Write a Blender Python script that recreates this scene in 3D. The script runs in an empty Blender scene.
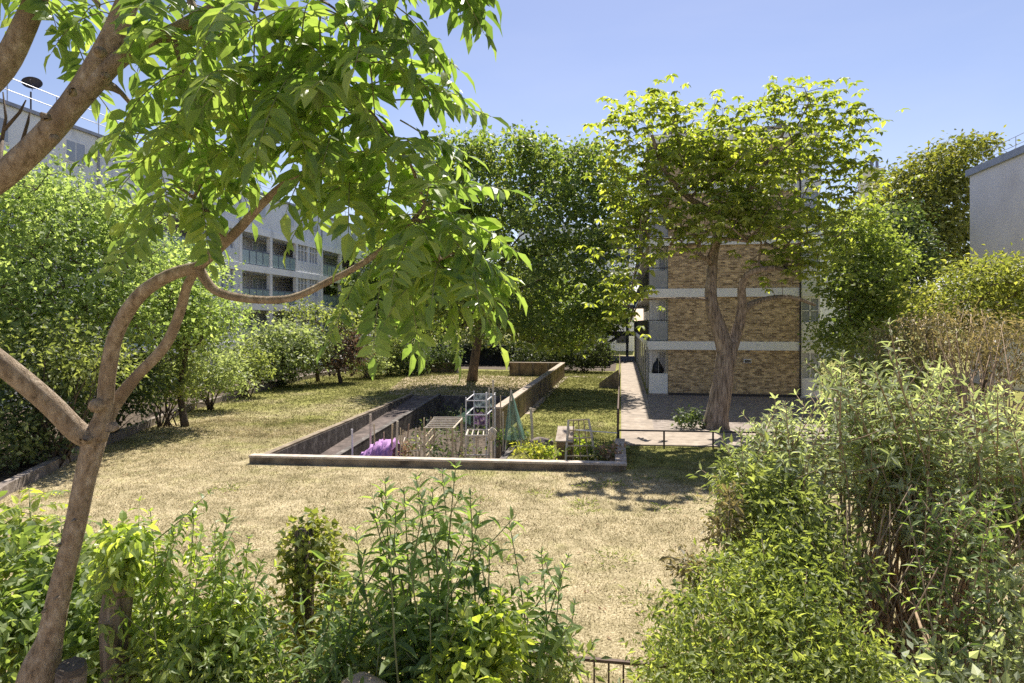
import bpy, math, random
import numpy as np
from mathutils import Vector

scene = bpy.context.scene
COL = scene.collection
R = np.random.default_rng(7)
random.seed(7)
TH = math.radians(9.6)
CT, ST = math.cos(TH), math.sin(TH)
F = 650.0
HC = 3.86
RIGHT = np.array([CT, ST, 0.0]); FWD = np.array([-ST, CT, 0.0]); UP = np.array([0, 0, 1.0])
CAM = np.array([0, 0, HC])

def P(px, py, t):
    """point at depth t metres in front of the photographer along the line of sight of a feature"""
    return CAM + t * (FWD + (px - 512) / F * RIGHT + (322 - py) / F * UP)

def G(px, py, z=0.0):
    return P(px, py, (HC - z) * F / (py - 322))

def unit(v):
    v = np.asarray(v, float)
    return v / np.maximum(np.linalg.norm(v, axis=-1, keepdims=True), 1e-9)

# ------------------------------------------------------------------ objects
def tag(o, label=None, cat=None, group=None, kind=None):
    if label: o['label'] = label
    if cat: o['category'] = cat
    if group: o['group'] = group
    if kind: o['kind'] = kind
    return o

def empty(name, loc, label, cat, group=None):
    o = bpy.data.objects.new(name, None)
    o.empty_display_size = 0.3
    COL.objects.link(o)
    o.location = tuple(float(c) for c in loc)
    return tag(o, label, cat, group)

def mesh_np(name, V, faces_by_n, mat, parent=None, smooth=False):
    """faces_by_n: list of int arrays (k, n)"""
    me = bpy.data.meshes.new(name)
    V = np.asarray(V, np.float32)
    if parent is not None:
        V = V - np.array(parent['_o'], np.float32)
    me.vertices.add(len(V)); me.vertices.foreach_set('co', V.ravel())
    fs = [np.asarray(f, np.int32) for f in faces_by_n if len(f)]
    nl = sum(f.size for f in fs); nf = sum(len(f) for f in fs)
    me.loops.add(nl); me.polygons.add(nf)
    me.loops.foreach_set('vertex_index', np.concatenate([f.ravel() for f in fs]))
    starts = []; s = 0
    for f in fs:
        starts.append(s + np.arange(len(f)) * f.shape[1]); s += f.size
    me.polygons.foreach_set('loop_start', np.concatenate(starts).astype(np.int32))
    me.update(calc_edges=True); me.validate()
    me.polygons.foreach_set('use_smooth', np.full(len(me.polygons), bool(smooth)))
    for m in (mat if isinstance(mat, (list, tuple)) else [mat]):
        me.materials.append(m)
    o = bpy.data.objects.new(name, me)
    COL.objects.link(o)
    if parent is not None:
        o.parent = parent['_root']
    return o

def thing(name, loc, label, cat, group=None):
    r = empty(name, loc, label, cat, group)
    return {'_root': r, '_o': [float(c) for c in loc]}

class MB:
    """collects boxes, bars and tubes in world space"""
    def __init__(s): s.V = []; s.q = []; s.t = []; s.n = 0
    def add(s, V, quads=(), tris=()):
        V = np.asarray(V, float); s.V.append(V)
        if len(quads): s.q.append(np.asarray(quads) + s.n)
        if len(tris): s.t.append(np.asarray(tris) + s.n)
        s.n += len(V); return s
    def box(s, x0, x1, y0, y1, z0, z1):
        V = [(x, y, z) for z in (z0, z1) for y in (y0, y1) for x in (x0, x1)]
        return s.add(V, [(0, 2, 3, 1), (4, 5, 7, 6), (0, 1, 5, 4), (2, 6, 7, 3), (0, 4, 6, 2), (1, 3, 7, 5)])
    def prism(s, a, b, w, z0a, z1a, z0b=None, z1b=None):
        """a wall from a to b (xy), thickness w, bottom/top heights at each end"""
        z0b = z0a if z0b is None else z0b; z1b = z1a if z1b is None else z1b
        a = np.array(a[:2], float); b = np.array(b[:2], float)
        d = unit(b - a); n = np.array([-d[1], d[0]]) * w / 2
        V = [(*(a - n), z0a), (*(b - n), z0b), (*(b + n), z0b), (*(a + n), z0a),
             (*(a - n), z1a), (*(b - n), z1b), (*(b + n), z1b), (*(a + n), z1a)]
        return s.add(V, [(0, 3, 2, 1), (4, 5, 6, 7), (0, 1, 5, 4), (1, 2, 6, 5), (2, 3, 7, 6), (3, 0, 4, 7)])
    def bar(s, a, b, r, k=6, r2=None):
        return s.tube([a, b], [r, r if r2 is None else r2], k)
    def tube(s, pts, rad, k=6, rough=0.0, cap=True):
        pts = np.asarray(pts, float); rad = np.asarray(rad, float)
        n = len(pts)
        if n < 2: return s
        T = unit(np.gradient(pts, axis=0))
        ref = np.array([0.3, 0.9, 0.2]) if abs(T[0][2]) > 0.7 else np.array([0.05, 0.1, 1.0])
        u = unit(np.cross(T[0], ref)); ring = []
        ang = np.arange(k) / k * 2 * math.pi
        for i in range(n):
            u = unit(u - T[i] * np.dot(u, T[i])); v = np.cross(T[i], u)
            rr = rad[i] * (1 + (rough * R.standard_normal(k) if rough else 0))
            ring.append(pts[i] + (np.cos(ang) * rr)[:, None] * u + (np.sin(ang) * rr)[:, None] * v)
        V = np.concatenate(ring)
        j = np.arange(k); jn = (j + 1) % k
        q = np.concatenate([np.stack([i * k + j, i * k + jn, (i + 1) * k + jn, (i + 1) * k + j], 1) for i in range(n - 1)])
        t = []
        if cap:
            V = np.concatenate([V, pts[:1], pts[-1:]]); c0 = n * k; c1 = c0 + 1
            t = np.concatenate([np.stack([jn, j, np.full(k, c0)], 1), np.stack([(n - 1) * k + j, (n - 1) * k + jn, np.full(k, c1)], 1)])
        return s.add(V, q, t)
    def build(s, name, mat, parent=None, smooth=False):
        return mesh_np(name, np.concatenate(s.V), [np.concatenate(x) for x in (s.q, s.t) if x], mat, parent, smooth)

# ------------------------------------------------------------------ materials
def nodes(name):
    m = bpy.data.materials.new(name); m.use_nodes = True
    nt = m.node_tree; nt.nodes.clear()
    out = nt.nodes.new('ShaderNodeOutputMaterial')
    return m, nt, out

def N(nt, kind, **kw):
    n = nt.nodes.new(kind)
    for k, v in kw.items():
        if k in n.inputs.keys(): n.inputs[k].default_value = v
        else: setattr(n, k, v)
    return n

def ramp(nt, stops):
    r = nt.nodes.new('ShaderNodeValToRGB'); e = r.color_ramp.elements
    while len(e) > 1: e.remove(e[-1])
    e[0].position = stops[0][0]; e[0].color = (*stops[0][1], 1)
    for p, c in stops[1:]:
        x = e.new(p); x.color = (*c, 1)
    return r

def surf(name, stops, scale=3.0, detail=6, rough=0.85, bump=0.0, bump_scale=None, stretch=(1, 1, 1), spec=0.3, second=None, metallic=0.0, island=False):
    """noise driven colour; stops = colour ramp; second = (scale, colour, lo, hi) stains"""
    m, nt, out = nodes(name)
    tc = N(nt, 'ShaderNodeTexCoord'); mp = N(nt, 'ShaderNodeMapping'); mp.inputs['Scale'].default_value = stretch
    geo = N(nt, 'ShaderNodeNewGeometry')
    nt.links.new(geo.outputs['Position'], mp.inputs['Vector'])
    nz = N(nt, 'ShaderNodeTexNoise', Scale=scale, Detail=detail, Roughness=0.65)
    nt.links.new(mp.outputs[0], nz.inputs['Vector'])
    r = ramp(nt, stops)
    nt.links.new(geo.outputs['Random Per Island'] if island else nz.outputs['Fac'], r.inputs[0])
    col = r.outputs[0]
    if second:
        n2 = N(nt, 'ShaderNodeTexNoise', Scale=second[0], Detail=5, Roughness=0.6)
        nt.links.new(mp.outputs[0], n2.inputs['Vector'])
        mr = N(nt, 'ShaderNodeMapRange'); mr.inputs['From Min'].default_value = second[2]; mr.inputs['From Max'].default_value = second[3]
        nt.links.new(n2.outputs['Fac'], mr.inputs['Value'])
        mx = N(nt, 'ShaderNodeMix', data_type='RGBA')
        nt.links.new(mr.outputs[0], mx.inputs[0]); nt.links.new(col, mx.inputs[6]); mx.inputs[7].default_value = (*second[1], 1)
        col = mx.outputs[2]
    b = N(nt, 'ShaderNodeBsdfPrincipled', Roughness=rough, Metallic=metallic)
    b.inputs['Specular IOR Level'].default_value = spec
    nt.links.new(col, b.inputs['Base Color'])
    if bump:
        bn = N(nt, 'ShaderNodeTexNoise', Scale=bump_scale or scale * 4, Detail=8, Roughness=0.7)
        nt.links.new(mp.outputs[0], bn.inputs['Vector'])
        bp = N(nt, 'ShaderNodeBump', Strength=bump, Distance=0.05)
        nt.links.new(bn.outputs['Fac'], bp.inputs['Height']); nt.links.new(bp.outputs[0], b.inputs['Normal'])
    nt.links.new(b.outputs[0], out.inputs[0])
    return m

def leafmat(name, c0, c1, c2, trans=0.38, tcol=None, rough=0.5, spec=0.35, gain=1.55):
    """leaves: colour by leaf island, light passing through"""
    c0, c1, c2 = [tuple(min(.6, (v * .87 + .13 * (c[0] * .3 + c[1] * .6 + c[2] * .1)) * gain) for v in c) for c in (c0, c1, c2)]; trans = min(.6, trans + .12)
    m, nt, out = nodes(name)
    geo = N(nt, 'ShaderNodeNewGeometry')
    nz = N(nt, 'ShaderNodeTexNoise', Scale=0.9, Detail=3)
    nt.links.new(geo.outputs['Position'], nz.inputs['Vector'])
    ad = N(nt, 'ShaderNodeMath', operation='ADD'); ad2 = N(nt, 'ShaderNodeMath', operation='MULTIPLY_ADD')
    nt.links.new(geo.outputs['Random Per Island'], ad2.inputs[0]); ad2.inputs[1].default_value = 0.75
    nt.links.new(nz.outputs['Fac'], ad2.inputs[2])
    sb = N(nt, 'ShaderNodeMath', operation='SUBTRACT'); nt.links.new(ad2.outputs[0], sb.inputs[0]); sb.inputs[1].default_value = 0.37
    r = ramp(nt, [(0.0, c0), (0.5, c1), (1.0, c2)])
    nt.links.new(sb.outputs[0], r.inputs[0])
    b = N(nt, 'ShaderNodeBsdfPrincipled', Roughness=rough); b.inputs['Specular IOR Level'].default_value = spec
    nt.links.new(r.outputs[0], b.inputs['Base Color'])
    tr = N(nt, 'ShaderNodeBsdfTranslucent')
    mx = N(nt, 'ShaderNodeMix', data_type='RGBA', blend_type='MULTIPLY'); mx.inputs[0].default_value = 1
    nt.links.new(r.outputs[0], mx.inputs[6]); mx.inputs[7].default_value = (*(tcol or (2.2, 2.2, 0.9)), 1)
    nt.links.new(mx.outputs[2], tr.inputs['Color'])
    ms = N(nt, 'ShaderNodeMixShader'); ms.inputs[0].default_value = trans
    nt.links.new(b.outputs[0], ms.inputs[1]); nt.links.new(tr.outputs[0], ms.inputs[2])
    nt.links.new(ms.outputs[0], out.inputs[0])
    return m

def brickmat(name, c1, c2, mortar, axis='X', scale=1.0):
    m, nt, out = nodes(name)
    geo = N(nt, 'ShaderNodeNewGeometry')
    sp = N(nt, 'ShaderNodeSeparateXYZ'); nt.links.new(geo.outputs['Position'], sp.inputs[0])
    cb = N(nt, 'ShaderNodeCombineXYZ')
    nt.links.new(sp.outputs[axis], cb.inputs[0]); nt.links.new(sp.outputs['Z'], cb.inputs[1])
    br = N(nt, 'ShaderNodeTexBrick')
    br.inputs['Scale'].default_value = 1.0
    br.inputs['Brick Width'].default_value = 0.24 * scale; br.inputs['Row Height'].default_value = 0.085 * scale
    br.inputs['Mortar Size'].default_value = 0.008 * scale; br.inputs['Bias'].default_value = 0.0
    br.inputs['Color1'].default_value = (*c1, 1); br.inputs['Color2'].default_value = (*c2, 1); br.inputs['Mortar'].default_value = (*mortar, 1)
    nt.links.new(cb.outputs[0], br.inputs['Vector'])
    nz = N(nt, 'ShaderNodeTexNoise', Scale=3.4, Detail=9, Roughness=0.8)
    mp = N(nt, 'ShaderNodeMapping'); mp.inputs['Scale'].default_value = (1, 1, 1.7) 
    nt.links.new(geo.outputs['Position'], mp.inputs[0]); nt.links.new(mp.outputs[0], nz.inputs['Vector'])
    r = ramp(nt, [(0.3, (0.40, 0.37, 0.35)), (0.5, (1.0, 0.98, 0.95)), (0.68, (1.9, 1.85, 1.65))])
    nt.links.new(nz.outputs['Fac'], r.inputs[0])
    mx = N(nt, 'ShaderNodeMix', data_type='RGBA', blend_type='MULTIPLY'); mx.inputs[0].default_value = 0.9
    nt.links.new(br.outputs[0], mx.inputs[6]); nt.links.new(r.outputs[0], mx.inputs[7])
    b = N(nt, 'ShaderNodeBsdfPrincipled', Roughness=0.9); b.inputs['Specular IOR Level'].default_value = 0.2
    nt.links.new(mx.outputs[2], b.inputs['Base Color'])
    bp = N(nt, 'ShaderNodeBump', Strength=0.5, Distance=0.02); nt.links.new(br.outputs['Fac'], bp.inputs['Height']); bp.invert = True
    nt.links.new(bp.outputs[0], b.inputs['Normal'])
    nt.links.new(b.outputs[0], out.inputs[0])
    return m

def glassmat(name, c, rough=0.08):
    m, nt, out = nodes(name)
    b = N(nt, 'ShaderNodeBsdfPrincipled', Roughness=rough); b.inputs['Base Color'].default_value = (*c, 1)
    b.inputs['Specular IOR Level'].default_value = 0.8
    nt.links.new(b.outputs[0], out.inputs[0]); return m

def meshfabric(name, c, alpha):
    m, nt, out = nodes(name)
    geo = N(nt, 'ShaderNodeNewGeometry')
    nz = N(nt, 'ShaderNodeTexNoise', Scale=30, Detail=3); nt.links.new(geo.outputs['Position'], nz.inputs['Vector'])
    r = ramp(nt, [(0.3, tuple(x * 0.6 for x in c)), (0.7, c)]); nt.links.new(nz.outputs['Fac'], r.inputs[0])
    d = N(nt, 'ShaderNodeBsdfDiffuse'); tl = N(nt, 'ShaderNodeBsdfTranslucent'); nt.links.new(r.outputs[0], d.inputs[0]); nt.links.new(r.outputs[0], tl.inputs[0])
    m1 = N(nt, 'ShaderNodeMixShader'); m1.inputs[0].default_value = 0.45
    nt.links.new(d.outputs[0], m1.inputs[1]); nt.links.new(tl.outputs[0], m1.inputs[2])
    tp = N(nt, 'ShaderNodeBsdfTransparent'); m2 = N(nt, 'ShaderNodeMixShader'); m2.inputs[0].default_value = alpha
    nt.links.new(tp.outputs[0], m2.inputs[1]); nt.links.new(m1.outputs[0], m2.inputs[2])
    nt.links.new(m2.outputs[0], out.inputs[0]); return m

def lawnmat(name, blades=False):
    """parched straw turf with green patches, the same map for soil and blades"""
    m, nt, out = nodes(name)
    geo = N(nt, 'ShaderNodeNewGeometry')
    n1 = N(nt, 'ShaderNodeTexNoise', Scale=0.35, Detail=5, Roughness=0.6)
    n2 = N(nt, 'ShaderNodeTexNoise', Scale=2.2, Detail=6, Roughness=0.7)
    n3 = N(nt, 'ShaderNodeTexNoise', Scale=26.0, Detail=5, Roughness=0.75)
    for n in (n1, n2, n3): nt.links.new(geo.outputs['Position'], n.inputs['Vector'])
    sp = N(nt, 'ShaderNodeSeparateXYZ'); nt.links.new(geo.outputs['Position'], sp.inputs[0])
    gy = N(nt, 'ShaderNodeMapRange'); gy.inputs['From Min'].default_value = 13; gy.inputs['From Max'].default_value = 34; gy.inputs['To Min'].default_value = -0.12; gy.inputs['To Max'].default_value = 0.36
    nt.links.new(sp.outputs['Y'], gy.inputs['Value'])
    def math_(op, a, b):
        k = N(nt, 'ShaderNodeMath', operation=op)
        for i, v in enumerate((a, b)):
            if isinstance(v, (int, float)): k.inputs[i].default_value = v
            else: nt.links.new(v, k.inputs[i])
        return k.outputs[0]
    # watered strip right of the raised wall
    gx = N(nt, 'ShaderNodeMapRange'); gx.inputs['From Min'].default_value = -4.6; gx.inputs['From Max'].default_value = -3.6; gx.inputs['To Max'].default_value = 0.33
    nt.links.new(sp.outputs['X'], gx.inputs['Value'])
    gy2 = N(nt, 'ShaderNodeMapRange'); gy2.inputs['From Min'].default_value = 15.6; gy2.inputs['From Max'].default_value = 18.0
    nt.links.new(sp.outputs['Y'], gy2.inputs['Value'])
    strip = math_('MULTIPLY', gx.outputs[0], gy2.outputs[0])
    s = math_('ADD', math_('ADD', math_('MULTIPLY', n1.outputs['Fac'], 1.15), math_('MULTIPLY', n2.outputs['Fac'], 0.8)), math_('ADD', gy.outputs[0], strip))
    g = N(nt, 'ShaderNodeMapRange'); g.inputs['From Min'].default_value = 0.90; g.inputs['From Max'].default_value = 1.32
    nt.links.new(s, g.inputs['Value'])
    if blades:
        straw = ramp(nt, [(0.0, (0.17, 0.135, 0.065)), (0.35, (0.40, 0.335, 0.185)), (0.7, (0.55, 0.475, 0.28)), (1.0, (0.80, 0.72, 0.50))])
        green = ramp(nt, [(0.0, (0.11, 0.13, 0.035)), (0.6, (0.235, 0.245, 0.075)), (1.0, (0.44, 0.40, 0.18))])
        nt.links.new(geo.outputs['Random Per Island'], straw.inputs[0]); nt.links.new(geo.outputs['Random Per Island'], green.inputs[0])
    else:
        straw = ramp(nt, [(0.30, (0.11, 0.085, 0.045)), (0.5, (0.39, 0.325, 0.19)), (0.68, (0.72, 0.63, 0.42))])
        green = ramp(nt, [(0.28, (0.10, 0.11, 0.03)), (0.5, (0.23, 0.23, 0.06)), (0.72, (0.42, 0.37, 0.14))])
        nt.links.new(n3.outputs['Fac'], straw.inputs[0]); nt.links.new(n3.outputs['Fac'], green.inputs[0])
    mx = N(nt, 'ShaderNodeMix', data_type='RGBA'); nt.links.new(g.outputs[0], mx.inputs[0])
    nt.links.new(straw.outputs[0], mx.inputs[6]); nt.links.new(green.outputs[0], mx.inputs[7])
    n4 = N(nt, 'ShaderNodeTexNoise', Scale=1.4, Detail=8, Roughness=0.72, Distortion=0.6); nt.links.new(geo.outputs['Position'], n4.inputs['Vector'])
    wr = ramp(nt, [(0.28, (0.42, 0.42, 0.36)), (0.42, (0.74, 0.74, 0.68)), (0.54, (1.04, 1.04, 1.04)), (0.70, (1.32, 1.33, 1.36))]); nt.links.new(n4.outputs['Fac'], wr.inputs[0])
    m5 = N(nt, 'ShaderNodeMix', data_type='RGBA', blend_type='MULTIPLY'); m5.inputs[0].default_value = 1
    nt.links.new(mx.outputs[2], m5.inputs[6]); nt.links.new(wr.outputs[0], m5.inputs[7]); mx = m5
    b = N(nt, 'ShaderNodeBsdfPrincipled', Roughness=0.9); b.inputs['Specular IOR Level'].default_value = 0.15
    nt.links.new(mx.outputs[2], b.inputs['Base Color'])
    if blades:
        tr = N(nt, 'ShaderNodeBsdfTranslucent'); nt.links.new(mx.outputs[2], tr.inputs[0])
        ms = N(nt, 'ShaderNodeMixShader'); ms.inputs[0].default_value = 0.35
        nt.links.new(b.outputs[0], ms.inputs[1]); nt.links.new(tr.outputs[0], ms.inputs[2]); nt.links.new(ms.outputs[0], out.inputs[0])
    else:
        bp = N(nt, 'ShaderNodeBump', Strength=0.8, Distance=0.04); nt.links.new(n3.outputs['Fac'], bp.inputs['Height']); nt.links.new(bp.outputs[0], b.inputs['Normal'])
        nt.links.new(b.outputs[0], out.inputs[0])
    return m

M = {}
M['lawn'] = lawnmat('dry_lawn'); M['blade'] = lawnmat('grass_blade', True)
M['soil'] = surf('soil', [(0.3, (0.035, 0.025, 0.017)), (0.5, (0.085, 0.062, 0.042)), (0.7, (0.18, 0.14, 0.095))], 5, bump=0.9)
M['sandy'] = surf('sandy_soil', [(0.3, (0.22, 0.16, 0.10)), (0.5, (0.40, 0.31, 0.20)), (0.7, (0.55, 0.45, 0.31))], 6, bump=0.7)
M['ramp'] = surf('ramp_dirt', [(0.3, (0.05, 0.04, 0.035)), (0.5, (0.11, 0.085, 0.075)), (0.7, (0.2, 0.16, 0.14))], 2.5, bump=0.5)
M['pave'] = surf('paving', [(0.3, (0.20, 0.165, 0.13)), (0.5, (0.32, 0.265, 0.21)), (0.7, (0.42, 0.355, 0.29))], 2.5, bump=0.2, second=(0.8, (0.2, 0.17, 0.14), 0.52, 0.75))
M['darkpave'] = surf('worn_paving', [(0.3, (0.15, 0.125, 0.105)), (0.5, (0.25, 0.21, 0.18)), (0.7, (0.36, 0.31, 0.27))], 3.5, bump=0.4)
M['coping'] = surf('coping', [(0.3, (0.26, 0.2, 0.15)), (0.5, (0.40, 0.33, 0.26)), (0.7, (0.52, 0.45, 0.37))], 5, bump=0.3)
M['palecoping'] = surf('pale_coping', [(0.3, (0.34, 0.28, 0.22)), (0.5, (0.50, 0.43, 0.36)), (0.7, (0.62, 0.55, 0.47))], 5, bump=0.3)
M['conc'] = surf('weathered_concrete', [(0.25, (0.12, 0.095, 0.065)), (0.5, (0.25, 0.2, 0.14)), (0.75, (0.36, 0.29, 0.2))], 1.6, bump=0.4, stretch=(1.6, 1.6, 1), second=(0.9, (0.09, 0.07, 0.05), 0.5, 0.68))
M['darkwall'] = surf('mottled_dark_wall', [(0.3, (0.05, 0.044, 0.04)), (0.5, (0.12, 0.105, 0.095)), (0.7, (0.27, 0.25, 0.225))], 2.6, detail=9, bump=0.6, stretch=(1.5, 1.5, 1.0))  # dark grey brown tones mottled by noise, alike on every face
M['brick'] = brickmat('stock_brick', (0.72, 0.53, 0.31), (0.22, 0.145, 0.08), (0.60, 0.50, 0.36))
M['brickY'] = brickmat('stock_brick_side', (0.36, 0.26, 0.13), (0.20, 0.13, 0.07), (0.40, 0.34, 0.24), 'Y')
M['white'] = surf('white_paint', [(0.3, (0.82, 0.80, 0.77)), (0.6, (0.9, 0.885, 0.86))], 1.2, rough=0.6, second=(3, (0.5, 0.48, 0.45), 0.6, 0.85))
M['panel'] = surf('white_panel', [(0.3, (0.80, 0.80, 0.80)), (0.6, (0.9, 0.9, 0.9))], 0.7, rough=0.6, stretch=(1, 1, 0.4), second=(1.3, (0.42, 0.43, 0.47), 0.56, 0.85))
M['render'] = surf('grey_render', [(0.3, (0.76, 0.71, 0.71)), (0.7, (0.84, 0.79, 0.79))], 0.4, rough=0.9, bump=.15, second=(0.35, (0.66, 0.61, 0.61), 0.5, 0.75))
M['recess'] = surf('recess_wall', [(0.3, (0.66, 0.63, 0.61)), (0.7, (0.78, 0.75, 0.73))], 1.0)
M['slabunder'] = surf('slab_concrete', [(0.3, (0.4, 0.39, 0.37)), (0.7, (0.55, 0.53, 0.5))], 1.0)
M['glass'] = glassmat('window_glass', (0.05, 0.06, 0.08))
M['curtain'] = glassmat('curtained_glass', (0.34, 0.36, 0.40), .15)
M['rail_glass'] = glassmat('balcony_glass', (0.30, 0.40, 0.44), 0.2)
M['greypanel'] = surf('grey_panel', [(0.3, (0.30, 0.31, 0.31)), (0.7, (0.42, 0.42, 0.42))], 1.5, rough=0.5)
M['steel'] = surf('blue_grey_steel', [(0.3, (0.15, 0.17, 0.23)), (0.7, (0.23, 0.25, 0.32))], 2, rough=0.5)
M['darkmetal'] = surf('dark_metal', [(0.3, (0.03, 0.028, 0.03)), (0.7, (0.09, 0.075, 0.07))], 8, rough=0.5)
M['rustrail'] = surf('rusty_rail', [(0.3, (0.05, 0.035, 0.03)), (0.7, (0.17, 0.11, 0.08))], 9, rough=0.7)
M['galv'] = surf('galvanised', [(0.3, (0.35, 0.36, 0.38)), (0.7, (0.5, 0.5, 0.52))], 5, rough=0.45, metallic=0.4)
M['lead'] = surf('lead_coping', [(0.3, (0.22, 0.24, 0.30)), (0.7, (0.34, 0.36, 0.43))], 2, rough=0.5)
M['bark'] = surf('smooth_bark', [(0.30, (0.15, 0.11, 0.07)), (0.44, (0.36, 0.275, 0.19)), (0.58, (0.48, 0.385, 0.28)), (0.70, (0.66, 0.57, 0.45))], 26, detail=9, bump=1.0, bump_scale=38, stretch=(1, 1, 0.5), second=(3.0, (0.29, 0.215, 0.15), 0.50, 0.64))
M['bark2'] = surf('ridged_bark', [(0.33, (0.09, 0.07, 0.05)), (0.5, (0.27, 0.21, 0.16)), (0.66, (0.45, 0.37, 0.29))], 6, bump=1.0, bump_scale=11, stretch=(2.2, 2.2, 0.3))
M['bark3'] = surf('dark_bark', [(0.3, (0.05, 0.04, 0.03)), (0.7, (0.17, 0.13, 0.1))], 6, bump=0.7, stretch=(1, 1, 0.3))
M['stem'] = surf('green_stem', [(0.3, (0.12, 0.14, 0.06)), (0.7, (0.25, 0.25, 0.13))], 12)
M['brownstem'] = surf('brown_stem', [(0.3, (0.19, 0.13, 0.08)), (0.7, (0.48, 0.36, 0.24))], 9)
M['cutwood'] = surf('cut_wood', [(0.3, (0.06, 0.05, 0.04)), (0.7, (0.16, 0.13, 0.1))], 20, bump=0.6)
M['cane'] = surf('bamboo', [(0.3, (0.42, 0.33, 0.2)), (0.7, (0.62, 0.52, 0.36))], 14, stretch=(1, 1, 0.3))
M['palewood'] = surf('pale_wood', [(0.3, (0.45, 0.38, 0.29)), (0.7, (0.66, 0.60, 0.5))], 10, stretch=(1, 1, 0.3))
M['whitepole'] = surf('white_plastic', [(0.3, (0.55, 0.54, 0.56)), (0.7, (0.75, 0.74, 0.76))], 8)
M['boxwood'] = surf('box_wood', [(0.3, (0.16, 0.1, 0.06)), (0.7, (0.33, 0.22, 0.13))], 9, stretch=(1, 1, 3))
M['purple'] = surf('purple_fleece', [(0.3, (0.30, 0.14, 0.36)), (0.7, (0.52, 0.28, 0.58))], 8, bump=0.12, rough=0.7)
M['purplenet'] = meshfabric('purple_net', (0.30, 0.17, 0.36), 0.5)
M['net'] = meshfabric('green_net', (0.22, 0.38, 0.32), 0.55)
M['bluenet'] = meshfabric('blue_net', (0.34, 0.42, 0.46), 0.4)
M['black'] = surf('black_plastic', [(0.3, (0.008, 0.008, 0.01)), (0.7, (0.03, 0.03, 0.035))], 4, rough=0.35)
M['screen'] = surf('fence_screen', [(0.3, (0.012, 0.014, 0.016)), (0.7, (0.04, 0.042, 0.045))], 2)
M['stone'] = surf('pink_stone', [(0.3, (0.38, 0.27, 0.21)), (0.7, (0.6, 0.46, 0.38))], 7, bump=0.6)
M['tile'] = surf('roof_slate', [(0.3, (0.13, 0.13, 0.15)), (0.7, (0.22, 0.22, 0.25))], 3)

L = {}
L['ail'] = leafmat('ailanthus_leaf', (0.05, 0.095, 0.024), (0.09, 0.145, 0.04), (0.15, 0.20, 0.06), 0.40, (2.6, 2.45, 0.95), 0.42, 0.5, gain=1.65)
L['maple'] = leafmat('maple_leaf', (0.03, 0.055, 0.016), (0.07, 0.10, 0.028), (0.14, 0.16, 0.05), 0.36, (2.2, 2.2, 0.8), gain=2.1)
L['fig'] = leafmat('fig_leaf', (0.07, 0.105, 0.026), (0.13, 0.17, 0.046), (0.235, 0.26, 0.085), 0.42, (2.2, 2.1, 0.5))
L['left'] = leafmat('sycamore_leaf', (0.065, 0.095, 0.035), (0.115, 0.16, 0.06), (0.22, 0.265, 0.11), 0.42, (2.1, 2.1, 1.0), gain=1.9)
L['pale'] = leafmat('dogwood_leaf', (0.09, 0.115, 0.055), (0.17, 0.20, 0.10), (0.28, 0.30, 0.17), 0.35, (1.8, 1.9, 0.9))
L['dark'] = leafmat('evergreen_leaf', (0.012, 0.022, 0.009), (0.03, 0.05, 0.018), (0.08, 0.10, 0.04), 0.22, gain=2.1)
L['shaded_hedge'] = leafmat('shaded_hedge_leaf', (0.015, 0.024, 0.01), (0.035, 0.05, 0.022), (0.075, 0.09, 0.045), 0.2)  # leaf colour darkened to carry the deep shade below the lawn tree
L['mid'] = leafmat('hedge_leaf', (0.035, 0.05, 0.02), (0.08, 0.10, 0.035), (0.16, 0.18, 0.07), 0.32, gain=2.1)
L['red'] = leafmat('purple_leaf', (0.03, 0.02, 0.016), (0.07, 0.045, 0.035), (0.13, 0.09, 0.06), 0.25, (1.6, 1.4, 1.0))
L['lime'] = leafmat('lime_leaf', (0.07, 0.11, 0.025), (0.145, 0.19, 0.045), (0.26, 0.29, 0.085), 0.45, (2.0, 2.0, 0.5))
L['ash'] = leafmat('ash_leaf', (0.06, 0.09, 0.025), (0.115, 0.155, 0.045), (0.21, 0.24, 0.08), 0.42, (2.0, 2.0, 0.7))
L['gold'] = leafmat('golden_conifer', (0.04, 0.055, 0.012), (0.095, 0.115, 0.025), (0.20, 0.20, 0.05), 0.35, (1.9, 1.8, 0.6))
L['olive'] = leafmat('olive_leaf', (0.06, 0.055, 0.03), (0.13, 0.12, 0.06), (0.22, 0.19, 0.10), 0.3, (1.7, 1.5, 0.9))
L['brown'] = leafmat('dry_leaf', (0.12, 0.075, 0.045), (0.24, 0.16, 0.10), (0.36, 0.27, 0.17), 0.3, (1.4, 1.2, 1.0))
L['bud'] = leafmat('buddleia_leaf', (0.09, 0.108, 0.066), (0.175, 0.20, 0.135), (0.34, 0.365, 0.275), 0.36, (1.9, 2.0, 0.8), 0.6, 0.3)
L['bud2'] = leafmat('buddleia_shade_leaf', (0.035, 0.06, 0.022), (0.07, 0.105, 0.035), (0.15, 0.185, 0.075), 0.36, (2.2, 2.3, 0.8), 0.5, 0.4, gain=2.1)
L['jas'] = leafmat('jasmine_leaf', (0.055, 0.08, 0.024), (0.145, 0.18, 0.062), (0.31, 0.34, 0.14), 0.38, (1.9, 1.9, 0.6))
L['laurel'] = leafmat('privet_leaf', (0.055, 0.095, 0.022), (0.125, 0.18, 0.045), (0.25, 0.30, 0.09), 0.4, (2.4, 2.3, 0.7), 0.4, 0.5)
L['nettle'] = leafmat('nettle_leaf', (0.05, 0.085, 0.027), (0.115, 0.16, 0.055), (0.25, 0.285, 0.13), 0.4, (2.0, 2.0, 0.7))
L['ivy'] = leafmat('ivy_leaf', (0.05, 0.07, 0.015), (0.14, 0.16, 0.035), (0.25, 0.25, 0.06), 0.32)
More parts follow.
